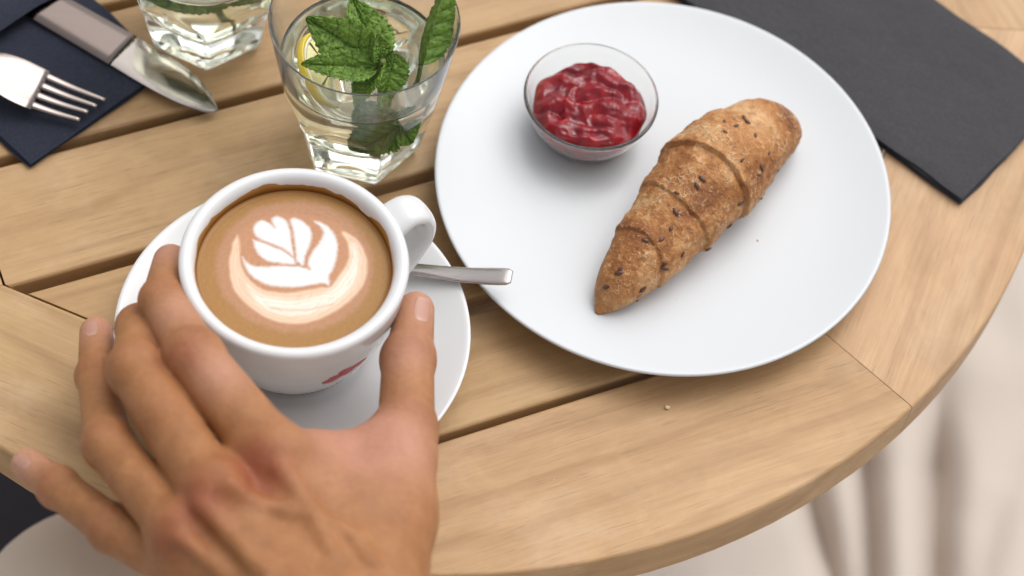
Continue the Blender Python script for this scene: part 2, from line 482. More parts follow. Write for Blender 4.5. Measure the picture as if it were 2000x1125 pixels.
def build_coffee():
    k = 1 / 3.215
    def tr(L):      # traced outline -> coffee-surface coordinates
        c = catmull(L + [L[0]], 6)[:-1]
        return np.array([px(380 + x * k, 340 + y * k, COFZ)[:2] - SC for x, y in c])
    outer = tr([(268, 385), (240, 440), (220, 560), (235, 690), (300, 790), (400, 870), (500, 920), (620, 940), (750, 920), (880, 862), (990, 780), (1062, 680), (1085, 580), (1062, 480), (1015, 410), (950, 365), (925, 372),
                (962, 430), (972, 500), (950, 572), (905, 640), (856, 704), (800, 712), (740, 722), (640, 745), (540, 745), (430, 722), (345, 665), (300, 590), (282, 500), (284, 430)])
    cream = tr([(330, 700), (420, 760), (540, 785), (650, 790), (760, 765), (840, 735), (900, 680), (960, 600), (990, 520), (985, 440), (1015, 470), (1032, 560), (1010, 660), (950, 750), (850, 830), (740, 872), (620, 890), (500, 870), (400, 810)])
    heart = tr([(300, 520), (330, 556), (380, 580), (450, 582), (560, 576), (640, 578), (690, 592), (728, 600), (712, 560), (740, 490), (790, 425), (812, 372), (792, 332), (752, 298), (800, 306), (850, 346), (890, 410), (897, 490), (872, 590), (842, 648), (846, 694),
                (800, 684), (740, 692), (640, 712), (540, 706), (450, 690), (380, 652), (330, 600)])
    leaves = [tr([(368, 412), (430, 430), (500, 456), (570, 486), (612, 520), (645, 562), (560, 560), (480, 550), (420, 520), (384, 470)]),
              tr([(368, 345), (385, 310), (425, 292), (470, 310), (508, 338), (490, 302), (495, 274), (530, 268), (570, 290), (594, 340), (606, 400), (614, 470), (622, 512), (580, 480), (520, 450), (440, 420), (388, 388)]),
              tr([(600, 288), (630, 277), (680, 300), (720, 345), (734, 400), (720, 460), (692, 520), (686, 575), (660, 560), (641, 540), (636, 470), (627, 400), (615, 340)])]
    sl1 = tr([(480, 835), (600, 850), (740, 842), (860, 815), (860, 822), (740, 852), (600, 860), (480, 845)])
    nr, na = 170, 300
    RC = .0397
    rr = np.r_[0, np.linspace(.0002, RC, nr - 1)]
    v = []
    for r in rr:
        for a in range(na): v.append((r * math.cos(2 * math.pi * a / na), r * math.sin(2 * math.pi * a / na), .0))
    v = np.array(v); f = grid_faces(nr, na, True)
    P = v[:, :2]; rad = np.hypot(*P.T)
    v[:, 2] += .0006 * np.clip((rad - .0381) / .0016, 0, 1) ** 2
    # crema film on the wall; its brown also imitates reflection and shadow there
    nb = len(v); film = []
    H = [.0010, .0026, .0044, .0058]
    for h in H:
        for a in range(na):
            rz = np.interp(COFZ + h, [.062, .0682, .070], [.0395, .0403, .0408]) - .00012
            hh = h * (0.86 + .22 * fbm((math.cos(2 * math.pi * a / na) * 3, math.sin(2 * math.pi * a / na) * 3, 1), 3))
            film.append((rz * math.cos(2 * math.pi * a / na), rz * math.sin(2 * math.pi * a / na), hh))
    V = np.vstack([v, np.array(film)])
    for i in range(len(H)):
        b0 = nb + (i - 1) * na if i else nb - na
        b1 = nb + i * na
        for a in range(na): f.append((b0 + a, b0 + (a + 1) % na, b1 + (a + 1) % na, b1 + a))
    # colours
    W = np.array([[fbm((x * 160, y * 160, 3), 3), fbm((x * 160, y * 160, 9), 3), fbm((x * 700, y * 700, 5), 3)] for x, y in P])
    Q = P + W[:, :2] * .00035
    crema = srgb(184, 133, 66) * .85; ring = srgb(150, 96, 36); tan = srgb(196, 143, 104) * .9; peach = srgb(244, 212, 182); cr = srgb(252, 240, 224); wh = srgb(242, 238, 236); band = srgb(200, 143, 103)
    def blend(c, t, m): return c * (1 - m[:, None]) + t * m[:, None]
    def soft(sd, w): return np.clip(.5 - sd / (2 * w), 0, 1)
    C = np.tile(crema, (len(P), 1))
    cen = np.array(px(380 + 630 * k, 340 + 575 * k, COFZ)[:2] - SC)
    rd = np.hypot(*(Q - cen).T) + W[:, 0] * .0012
    C = blend(C, tan, np.clip((.0345 - rd) / .004, 0, 1))
    C = blend(C, crema * .9, np.clip(1 - np.abs(rd - .0335) / .0018, 0, 1) * .45)
    so = poly_sd(Q, outer)
    C = blend(C, band * .98, np.clip(1 - np.abs(so) / .0012, 0, 1) * .35)
    inn = poly_sd(Q, tr([(268, 385), (240, 440), (220, 560), (235, 690), (300, 790), (400, 870), (500, 920), (620, 940), (750, 920), (880, 862), (990, 780), (1062, 680), (1085, 580), (1062, 480), (1010, 400), (900, 310), (760, 270), (600, 250), (450, 270), (330, 330)]))
    C = blend(C, band, soft(inn, .0012) * .75)
    C = blend(C, peach, soft(so, .0007) * .9)
    C = blend(C, cr, soft(poly_sd(Q, cream), .0013) * .9)
    st = np.array([fbm((x * 240 + 40 * y, np.hypot(x, y + .01) * 1500, 3), 3) for x, y in Q])
    C = blend(C, band * 1.05, np.clip(st * 1.6 - .35, 0, 1) * soft(so, .0008) * .35)
    C = blend(C, band * .97, soft(poly_sd(Q, sl1), .0005) * .55)
    C = blend(C, band, np.clip(np.sin(so * 2 * math.pi / .0019 + 2.2 * W[:, 0]) - .45, 0, 1) * soft(so + .0004, .0006) * .42)
    for pl in [heart] + leaves:
        sd = poly_sd(Q, pl)
        C = blend(C, band * .93, np.clip(1 - np.abs(sd - .0004) / .0012, 0, 1) * .8)
        C = blend(C, wh, soft(sd + W[:, 2] * .00022 + W[:, 0] * .0001, .0008))
    # small foam speckle
    lum = C.mean(1); C *= (1 - .10 * np.clip(W[:, 2], -1, 1) * (lum < .45))[:, None]
    C = blend(C, ring, np.clip((rad - .0376) / .0022, 0, 1) * .8)
    FC = np.vstack([np.tile(ring * .35, (na, 1)), np.tile(ring * .85, (na, 1)), np.tile(crema * .95, (na, 1)), np.tile(crema * 1.15, (na, 1))])
    C = np.vstack([C, FC]) * .88
    M = Mat('latte_surface'); M.set(Roughness=.38, Specular=.35)
    at = M.n('Attribute', attribute_name='milk'); M.color(at.outputs['Color'])
    M.bump(M.noise(M.coord((1, 1, 1)), 1300, 2), .0001, .35)
    o = mesh('coffee', V, f, M.m, None, loc=(SC[0], SC[1], COFZ))
    ca = o.data.color_attributes.new('milk', 'FLOAT_COLOR', 'POINT')
    ca.data.foreach_set('color', np.c_[np.clip(C, 0, 1), np.ones(len(C))].ravel())
    tag(o, 'brown coffee with white leaf shaped milk foam art in the cup', 'coffee')
build_coffee()

# ------------------------------------------------------------------ spoon
def build_spoon():
    t = empty('teaspoon', tuple(px(905, 540, .021)))
    tag(t, 'steel teaspoon on the saucer with its handle poking out right of the cup', 'spoon')
    base = np.array(t.location)
    e = px(1000, 541, .0285) - base; a = px(905, 537, .0232) - base; b = px(800, 525, .0185) - base; c = px(700, 511, .0145) - base; d = px(620, 500, .0135) - base
    path = catmull([d, c, b, a, e], 12)
    def prof(k):
        w = np.interp(k, [0, .3, .6, .9, .965, .99, 1], [.0016, .0021, .0034, .0044, .0044, .0041, .0032]); h = np.interp(k, [0, .5, .97, 1], [.0012, .0010, .0010, .0006])
        return superellipse(w, h, 16, 3.4)
    v, f = sweep(path, prof, 16)
    mesh('spoon_handle', v, f, STEELS, t)
    # bowl, lying behind the cup
    ax = d - c; ax /= np.linalg.norm(ax); ax[2] = 0; ax /= np.linalg.norm(ax); sd = np.array([-ax[1], ax[0], 0])
    v = []; nu, nv = 18, 13
    for s in (0, 1):
        for i in range(nu):
            u = i / (nu - 1)
            w = .0145 * math.sin(math.pi * min(1, u * .93 + .07)) ** .55 * (.78 + .22 * math.sin(math.pi * u)) if 0 < u < 1 else .0012
            for j in range(nv):
                q = (j / (nv - 1) - .5) * 2
                z = -.0055 * math.sin(math.pi * u) ** .7 * (1 - q * q) + .0008 - s * .0009
                v.append(d + ax * (u * .042 - .001) + sd * (q * w) + np.array([0, 0, z + .0042]))
    f = grid_faces(nu, nv) + [tuple(x + nu * nv for x in reversed(q)) for q in grid_faces(nu, nv)]
    mesh('spoon_bowl', v, f, STEELS, t)
build_spoon()

# ------------------------------------------------------------------ jam bowl
BC = np.array([.0215, .6269]) + (px(1157, 189, .0364) - px(1157, 189, .0408))[:2]; BZ = PZ + .0004
def build_bowl():
    O = [(.0168, .0010), (.0176, .0000), (.0190, .0004), (.0205, .0022), (.0240, .0085), (.0270, .0160), (.0290, .0240), (.0299, .0285), (.0307, .0298), (.0311, .0312), (.0308, .0326), (.0300, .0331), (.0294, .0326), (.0290, .0312),
         (.0282, .0265), (.0263, .0175), (.0232, .0095), (.0195, .0045), (.0150, .0031), (.0, .0030)]
    prof = [(.0, .0012), (.012, .0012)] + O
    prof = [(r, z * .80) for r, z in prof]
    v, f = lathe(prof, 96)
    o = mesh('glass_bowl', v, f, GLASS, None, loc=(BC[0], BC[1], BZ)); subsurf(o, 1)
    tag(o, 'small clear glass bowl holding red jam on the plate', 'bowl')
build_bowl()

def build_jam():
    M = Mat('red_jam')
    n = M.noise(M.coord((1, 1, 1)), 150, 3, .6)
    M.color(M.ramp(n, [(.3, (.13, .001, .006)), (.55, (.25, .003, .011)), (.8, (.40, .012, .010))]))
    M.set(Roughness=.07, Specular=.5, Subsurface=.4)
    M.b.inputs['Subsurface Radius'].default_value = (.004, .0006, .0004); M.b.inputs['Subsurface Scale'].default_value = 1.0
    M.b.inputs['Coat Roughness'].default_value = .06
    M.bump(M.noise(M.coord((1, 1, 1)), 200, 2, .5), .0006, .2)
    nr, na = 70, 160; v = []
    def inner_r(z): return float(np.interp(z, [.003, .0031, .0045, .0095, .0175, .0265], [.0, .0150, .0195, .0232, .0262, .0280])) - .0002
    # spoonfuls: rounded lobes piled up, the ridges between them catch the light
    L = [(-.0120, .0105, .0125, .0270), (.0010, .0150, .0110, .0285), (.0125, .0095, .0120, .0280), (.0165, -.0030, .0110, .0268), (.0060, -.0035, .0120, .0288), (-.0100, -.0015, .0115, .0272),
         (-.0165, .0010, .0100, .0255), (-.0060, -.0145, .0125, .0262), (.0085, -.0145, .0115, .0265), (-.0010, .0050, .0075, .0300), (.0180, -.0110, .0085, .0245), (-.0160, -.0105, .0090, .0250)]
    for i in range(nr):
        for j in range(na):
            a = 2 * math.pi * j / na
            e = .0256 + .0007 * math.sin(2 * a + 1) + .0007 * math.sin(5 * a + .4) + .0005 * math.sin(9 * a + 2) + .0014 * math.exp(-((a - 1.95) / .10) ** 2)
            r = e * (i / (nr - 1)); x, y = r * math.cos(a), r * math.sin(a)
            wx, wy = x + .0030 * fbm((x * 75, y * 75, 2), 2), y + .0030 * fbm((x * 75, y * 75, 7), 2)
            z = .0205
            for (lx, ly, lr, lz) in L:
                q = ((wx - lx) ** 2 + (wy - ly) ** 2) / lr ** 2
                if q < 1.6:
                    zl = .0190 + (lz - .0190) * max(0, 1 - q * .62) ** .8
                    hh = max(0, min(1, .5 + .5 * (zl - z) / .0022)); z = z * (1 - hh) + zl * hh + .0022 * hh * (1 - hh)
            z += .0014 * fbm((x * 120, y * 120, 4), 3) + .0040 * abs(fbm((x * 48, y * 110, 11), 2)) - .0034 * abs(fbm((x * 95 + 5, y * 50, 21), 2)) + .0004 
            t = i / (nr - 1)
            if t > .84: z = z - (z - .0205) * ((t - .84) / .16) ** 1.8
            v.append((x, y, z))
    # side wall down along the glass
    side = []
    for z in (.0180, .0140, .0095, .0065, .0045, .0034):
        for j in range(na):
            a = 2 * math.pi * j / na; r = inner_r(z) - .0001
            side.append((r * math.cos(a), r * math.sin(a), z))
    for j in range(na): side.append((0, 0, .0033))
    f = grid_faces(nr + 7, na, True)
    o = mesh('jam', [(x, y, z * .80) for x, y, z in v + side], f, M.m, None, loc=(BC[0], BC[1], BZ)); subsurf(o, 1)
    tag(o, 'glossy lumpy red berry jam in the glass bowl', 'jam')
build_jam()

# ------------------------------------------------------------------ croissant
def build_roll():
    A = px(1166, 609, .0135); Bp = px(1541, 214, .026)
    d = (Bp - A); d[2] = 0; L = np.linalg.norm(d); ang = math.atan2(d[1], d[0])
    t = empty('bread_roll', (A[0], A[1], PZ + .0004), ang)
    tag(t, 'golden brown croissant shaped wholegrain roll with seeds on the white plate', 'bread')
    S = [0, .02, .06, .12, .20, .28, .37, .46, .555, .65, .75, .84, .91, .96, .985, 1.0]
    HW = [.0010, .0036, .0084, .0122, .0152, .0172, .0196, .0216, .0232, .0232, .0215, .0190, .0166, .0130, .0095, .0018]
    creases = [(.215, 1, .0009, .10), (.385, 1, .0011, .02), (.560, 1, .0019, -.12), (.765, -1, .0009, .15), (.865, -1, .0003, .3)]
    ns, na = 420, 150; v = []
    hwc = catmull(np.c_[S, HW], 12)
    def shape(s, a):      # a = 0 on +Y side, pi/2 on top
        hw = float(np.interp(s, hwc[:, 0], hwc[:, 1]))
        st = 0
        for (sc, sg, amp, sl) in creases:
            w = sc + sl * .16 * math.cos(a) + .010 * math.sin(a * 2 + sc * 20) + .004 * fbm((math.cos(a) * 2, math.sin(a) * 2, sc * 9), 3)
            q = (s - w) * sg
            if q > 0: st += amp * math.exp(-q / .07) * min(1, q / .004) ** .5
            else: st += -amp * .6 * math.exp(q / .012)
        r = hw * .955 + st * min(1, hw / .012)
        return max(r, .0006)
    for i in range(ns):
        s = i / (ns - 1); s = s + .018 * math.sin(2 * math.pi * s) * 0
        cyo = .0030 * math.sin(math.pi * s) - .0012 * math.sin(2 * math.pi * s)
        hw = float(np.interp(s, hwc[:, 0], hwc[:, 1]))
        zc = hw * .80 + np.interp(s, [0, .1, .5, 1], [.0012, .0006, 0, .0012])
        for j in range(na):
            a = 2 * math.pi * j / na; r = shape(s, a)
            p3 = (s * 9, math.cos(a) * hw * 60, math.sin(a) * hw * 60)
            r += hw / .02 * (.0011 * fbm((p3[0], p3[1], p3[2]), 4) + .00045 * fbm((p3[0] * 5, p3[1] * 5, p3[2] * 5), 3) + .0003 * abs(fbm((p3[0] * 9, p3[1] * 9, p3[2] * 9), 2)))
            y = r * math.cos(a); z = r * .93 * math.sin(a) + zc
            if z < .0007 + .0004 * math.cos(a) ** 2: z = .0004 + (z - .0007) * .03
            v.append((s * L, y + cyo, max(z, .0003)))
    f = grid_faces(ns, na, True)
    M = Mat('baked_crust'); k = M.coord((1, 1, 1))
    n1 = M.noise(k, 42, 5, .62, .6); n2 = M.noise(k, 300, 4, .68, .35); n3 = M.noise(k, 900, 3, .6)
    c = M.ramp(n1, [(.28, (.17, .048, .010)), (.42, (.33, .120, .027)), (.55, (.48, .215, .068)), (.70, (.66, .39, .19))])
    c = M.mix(c, (.17, .055, .016), M.math('MULTIPLY', M.ramp(n2, [(.30, WHT), (.44, BLK)]), .65))
    c = M.mix(c, (.78, .52, .27), M.math('MULTIPLY', M.ramp(n2, [(.55, BLK), (.72, WHT)]), .7))
    c = M.mix(c, (.82, .60, .34), M.math('MULTIPLY', M.ramp(n3, [(.62, BLK), (.74, WHT)]), .55))
    vo = M.n('TexVoronoi', feature='DISTANCE_TO_EDGE'); vo.inputs['Scale'].default_value = 260
    wp = M.n('VectorMath', operation='MULTIPLY_ADD'); nz = M.n('TexNoise'); nz.inputs['Scale'].default_value = 140; M.l(k, nz.inputs['Vector'])
    wp.inputs[1].default_value = (.008, .008, .008); M.l(nz.outputs['Color'], wp.inputs[0]); M.l(k, wp.inputs[2]); M.l(wp.outputs[0], vo.inputs['Vector'])
    crk = M.math('MULTIPLY', M.ramp(vo.outputs['Distance'], [(.02, WHT), (.10, BLK)]), M.ramp(M.noise(k, 75, 3), [(.50, BLK), (.62, WHT)]))
    c = M.mix(c, (.80, .58, .33), M.math('MULTIPLY', crk, .5))
    M.color(c); M.set(Specular=.45)
    M.rough(M.ramp(n2, [(.3, (.42,) * 3), (.7, (.70,) * 3)]))
    b = M.bump(crk, .0006, .6); b = M.bump(n2, .0016, .9, b); M.bump(n3, .0005, .5, b)
    crust = mesh('crust', v, f, M.m, t)
    # flax seeds half sunk in the crust
    SD = Mat('flax_seed'); SD.set(Roughness=.3); SD.color(SD.mix((.075, .028, .018), (.14, .055, .03), SD.noise(SD.coord((1, 1, 1)), 300, 2)))
    sv, sf = [], []
    for i in range(7):
        u = i / 6; w = math.sin(math.pi * u) ** .7
        for j in range(8):
            q = 2 * math.pi * j / 8; sv.append(((u - .5) * .0042, .00105 * w * math.cos(q), .0006 * w * math.sin(q)))
    sf = grid_faces(7, 8, True)
    sm = None
    arr = np.array(v).reshape(ns, na, 3)
    # seeds seen in the photo (photo positions) mapped on the crust by nearest projected point
    seen = [(1363, 357), (1375, 343), (1318, 408), (1293, 460), (1258, 463), (1418, 250), (1444, 242), (1455, 222), (1456, 309), (1494, 322), (1490, 343), (1525, 338), (1493, 394), (1453, 400), (1300, 522), (1302, 530), (1204, 527), (1208, 520), (1260, 572),
            (1176, 562), (1480, 258), (1414, 230), (1318, 370), (1440, 452), (1390, 493), (1315, 441), (1465, 232), (1340, 500), (1255, 605), (1510, 300)]
    Wm = Matrix.Translation(Vector(t.location)) @ Matrix.Rotation(ang, 4, 'Z')
    Wn = np.array(Wm)
    pts = arr.reshape(-1, 3) @ Wn[:3, :3].T + Wn[:3, 3]
    rel = pts - CAMP; dep = rel @ _fw
    ix = IW / 2 + CAM_F * (rel @ CR) / dep; iy = IH / 2 - CAM_F * (rel @ CU) / dep
    rr = random.Random(5)
    for n_, (sx, sy) in enumerate(seen):
        d2 = (ix - sx) ** 2 + (iy - sy) ** 2
        cand = np.where(d2 < 60)[0]
        if len(cand) == 0: cand = np.array([d2.argmin()])
        b = cand[dep[cand].argmin()]
        i, j = divmod(int(b), na); i = min(max(i, 2), ns - 3)
        p = arr[i, j]
        tu = arr[i + 2, j] - arr[i - 2, j]; tv = arr[i, (j + 2) % na] - arr[i, (j - 2) % na]
        nrm = Vector(np.cross(tv, tu)); nrm.normalize()
        if nrm.dot(Vector((0, p[1], p[2] - .018))) < 0: nrm = -nrm
        o = bpy.data.objects.new('seed', sm) if sm else mesh('seed', sv, sf, SD.m)
        if sm: col.objects.link(o)
        else: sm = o.data
        o.parent = t
        q = nrm.to_track_quat('Z', 'Y') @ Matrix.Rotation(rr.uniform(0, 3.1), 3, 'Z').to_quaternion()
        o.rotation_mode = 'QUATERNION'; o.rotation_quaternion = q
        o.location = Vector(p) + nrm * .0001
        s_ = rr.uniform(.65, 1.1); o.scale = (s_, s_, s_)
build_roll()

# ------------------------------------------------------------------ tumblers
GC = np.array([-.0812, .6118]); GH = .0855
NF = 6
APZ, APR = np.array([0, .004, .010, .018, .025, .034, .045, .052]), np.array([.0238, .0250, .0259, .0270, .0281, .0303, .0353, .0400])
def glass_outer(z, a, off):
    rc = .0283 + (.0415 - .0283) * (z / GH) ** .9
    da = 2 * math.pi / NF
    q = ((a - off + da / 2) % da) - da / 2
    apo = float(np.interp(z, APZ, APR)) if z < .05 else 9
    rp = apo / math.cos(q)
    k = .0009
    h = max(0, min(1, .5 + .5 * (rp - rc) / k))
    return rp * (1 - h) + rc * h - k * h * (1 - h)
def glass_inner(z):
    return float(np.interp(z, [.0145, .0150, .0165, .021, .03, .05, .070, GH], [0, .010, .0170, .0222, .0270, .0343, .0381, .04072]))

def build_tumbler(name, loc, off, label):
    zs = list(np.linspace(.0015, .045, 34)) + list(np.linspace(.047, GH - .001, 18))
    prof = [(0, .0022), (.015, .0020), (.0195, .0010), (.0215, .0001), (.0230, .0005)]
    n0 = len(prof)
    prof += [(1, z) for z in zs]
    n1 = len(prof)
    prof += [(.0411 + .00038 * math.cos(q), GH - .00038 + .00038 * math.sin(q)) for q in np.linspace(0, math.pi, 9)]
    prof += [(glass_inner(z), z) for z in list(np.linspace(GH - .0015, .022, 20)) + [.0195, .0180, .0165, .0155, .0149]] + [(0, .0145)]
    def rf(r, z, a, i):
        if n0 <= i < n1: return glass_outer(z, a, off)
        if i in (3, 4): return min(r, glass_outer(.0015, a, off) - .0004 * (4 - i) - .0005)
        return r
    v, f = lathe(prof, 192, rfun=rf)
    o = mesh(name, v, f, GLASS, None, loc=loc)
    tag(o, label, 'glass', 'faceted water tumblers')
    return o

def build_water(loc, level, label):
    prof = [(0, .01455)] + [(glass_inner(z) + .00008, z) for z in [.0147, .0152, .016, .0175, .0195] + list(np.linspace(.022, level, 14))]
    rl = glass_inner(level)
    prof += [(rl - .0008, level - .0006), (rl - .003, level - .001), (rl * .5, level - .001), (0, level - .001)]
    v, f = lathe(prof, 96)
    o = mesh('water', v, f, WATER, None, loc=loc)
    tag(o, label, 'water', 'water in the tumblers')

GOFF = R(-64)
build_tumbler('water_glass', (GC[0], GC[1], .0003), GOFF + math.pi / NF, 'faceted clear tumbler with mint and lemon behind the cup')
build_water((GC[0], GC[1], .0003), .0605, 'clear water around the mint in the nearer tumbler')
G2 = px(405, 52, 0)[:2] + np.array([0.0, .0])
build_tumbler('water_glass', (G2[0], G2[1], .0003), R(-78) + math.pi / NF, 'faceted clear tumbler beside the knife, cut by the top edge')
build_water((G2[0], G2[1], .0003), .0605, 'clear water in the tumbler cut by the top edge')

def build_lemon(loc3, nrm, r, label, rot=0.0, cut=1.0):
    """a lemon slice: rind, pith and flesh segments"""
    n = Vector(nrm).normalized()
    t = empty('lemon_slice', loc3); t.rotation_mode = 'QUATERNION'
    t.rotation_quaternion = n.to_track_quat('Z', 'Y') @ Matrix.Rotation(rot, 3, 'Z').to_quaternion()
    tag(t, label, 'lemon')
    RI = Mat('lemon_rind'); RI.set(Roughness=.4); RI.color(RI.mix((.72, .52, .03), (.80, .62, .08), RI.noise(RI.coord((1, 1, 1)), 400, 2))); RI.bump(RI.noise(RI.coord((1, 1, 1)), 900, 2), .0006, .5)
    PI_ = Mat('lemon_pith'); PI_.set(Base_Color=(.82, .80, .62), Roughness=.6)
    FL = Mat('lemon_flesh'); FL.set(Roughness=.2, Subsurface=.3); FL.color(FL.mix((.72, .66, .22), (.84, .80, .48), FL.noise(FL.coord((1, 1, 1)), 500, 3))); FL.bump(FL.noise(FL.coord((1, 1, 1)), 700, 3), .0008, .6)
    FL.b.inputs['Subsurface Radius'].default_value = (.003, .003, .001)
    A = math.pi * cut; na = 48
    def ring(name, r0, r1, h, m, a0=-A, a1=A):
        v = []
        prof = [(r0, -h), (r1 * .99, -h), (r1, -h * .6), (r1, h * .6), (r1 * .99, h), (r0, h)]
        for i in range(na + 1):
            a = a0 + (a1 - a0) * i / na
            for (q, z) in prof: v.append((q * math.cos(a), q * math.sin(a), z))
        f = grid_faces(na + 1, 6, True) + [tuple(range(6)), tuple(na * 6 + k for k in reversed(range(6)))]
        return mesh(name, v, f, m, t)
    ring('rind', r * .93, r, .0016, RI.m); ring('pith', r * .84, r * .929, .00155, PI_.m)
    ns = 9
    for k in range(int(ns * cut)):
        a0 = -A + 2 * A * (k + .07) / int(ns * cut); a1 = -A + 2 * A * (k + .93) / int(ns * cut)
        ring('segment', r * .12, r * .835, .0017, FL.m, a0, a1)

def build_ice(loc3, rot, s, label):
    M = Mat('ice'); M.set(Base_Color=(.97, 1, .98), Transmission=1.0, IOR=1.31, Roughness=.08)
    M.bump(M.noise(M.coord((1, 1, 1)), 120, 3), .002, .4)
    v = [(x * s, y * s * .9, z * s * .8) for z in (-1, 1) for x, y in ((-1, -1), (1, -1), (1, 1), (-1, 1))]
    o = mesh('ice_cube', v, [(3, 2, 1, 0), (4, 5, 6, 7), (0, 1, 5, 4), (1, 2, 6, 5), (2, 3, 7, 6), (3, 0, 4, 7)], M.m, None, loc=loc3)
    o.rotation_euler = rot; bevel(o, s * .35, 4); tag(o, label, 'ice')

gz = np.array([GC[0], GC[1], 0])
build_lemon(tuple(px(640, 142, .058)), (.75, .1, .65), .0190, 'yellow lemon slice against the left wall of the mint tumbler', R(90), .62)

# ------------------------------------------------------------------ mint
def mint_material():
    M = Mat('mint_leaf'); at = M.n('Attribute', attribute_name='vein')
    n = M.noise(M.coord((1, 1, 1)), 120, 4)
    c = M.ramp(n, [(.3, (.13, .255, .028)), (.55, (.22, .375, .05)), (.8, (.33, .48, .10))])
    c = M.mix(c, (.035, .085, .008), M.math('MULTIPLY', at.outputs['Fac'], .75))
    M.color(c); M.set(Roughness=.42, Specular=.45, Subsurface=.0)
    M.bump(M.noise(M.coord((1, 1, 1)), 900, 3), .0006, .6)
    tr = M.n('BsdfTranslucent'); M.l(c, tr.inputs['Color'])
    ad = M.n('MixShader'); ad.inputs[0].default_value = .28
    M.l(M.b.outputs[0], ad.inputs[1]); M.l(tr.outputs[0], ad.inputs[2]); M.l(ad.outputs[0], M.out.inputs['Surface'])
    return M.m
MINT = mint_material()

def leaf_mesh(name, base, tip, up, width, parent, bend=.15, fold=.5, seed=0, twist=0.0):
    base, tip, up = map(lambda q: np.array(q, float), (base, tip, up))
    ax = tip - base; L = np.linalg.norm(ax); ax /= L
    sd = np.cross(ax, up); sd /= np.linalg.norm(sd); up = np.cross(sd, ax)
    nu, nv = 72, 37; v = []; vein = []
    NV = 7
    for i in range(nu):
        t = i / (nu - 1)
        w = width * (math.sin(math.pi * min(1, t ** .72)) ** .75) * (1 - .15 * t) + .0004
        tw = twist * t
        for j in range(nv):
            q = (j / (nv - 1) - .5) * 2; aq = abs(q)
            ser = 1 + .16 * (((t * 13 + .15 * aq) % 1.0) ** 1.4 - .3) * max(0, (aq - .7) / .3) * math.sin(math.pi * t) ** .3
            y = q * w * ser
            ph = (t - .30 * aq * width / L * 1.6) * NV
            fr = abs((ph % 1.0) - .5) * 2      # 1 on lateral vein lines
            vl = max(0, (fr - .80) / .20) * (aq > .02) ; mid = math.exp(-(aq / .055) ** 2)
            net = abs(fbm((t * 17 + seed, q * 9, seed), 2))
            z = fold * w * (aq ** 1.25) * .8 - .0009 * mid
            z += .0011 * (1 - fr ** 2) * min(1, aq * 2.5) * (1 - aq ** 6) * width / .013
            z -= .0006 * max(0, .14 - net) / .14
            z += .0007 * fbm((t * 9 + seed, q * 5, seed * 3), 3) + .00045 * math.cos(t * 95) * max(0, aq - .75) * 4 * .25
            z += -bend * L * (t ** 2) + .12 * bend * L * t
            ys, zs = y * math.cos(tw) - z * math.sin(tw), y * math.sin(tw) + z * math.cos(tw)
            v.append(base + ax * (t * L) + sd * ys + up * zs)
            vein.append(min(1, vl * .8 + mid * .8 + .9 * max(0, .10 - net) / .10))
    o = mesh(name, v, grid_faces(nu, nv), MINT, parent)
    at = o.data.attributes.new('vein', 'FLOAT', 'POINT'); at.data.foreach_set('value', np.array(vein, np.float32))
    s = o.modifiers.new('thick', 'SOLIDIFY'); s.thickness = .00028
    return o

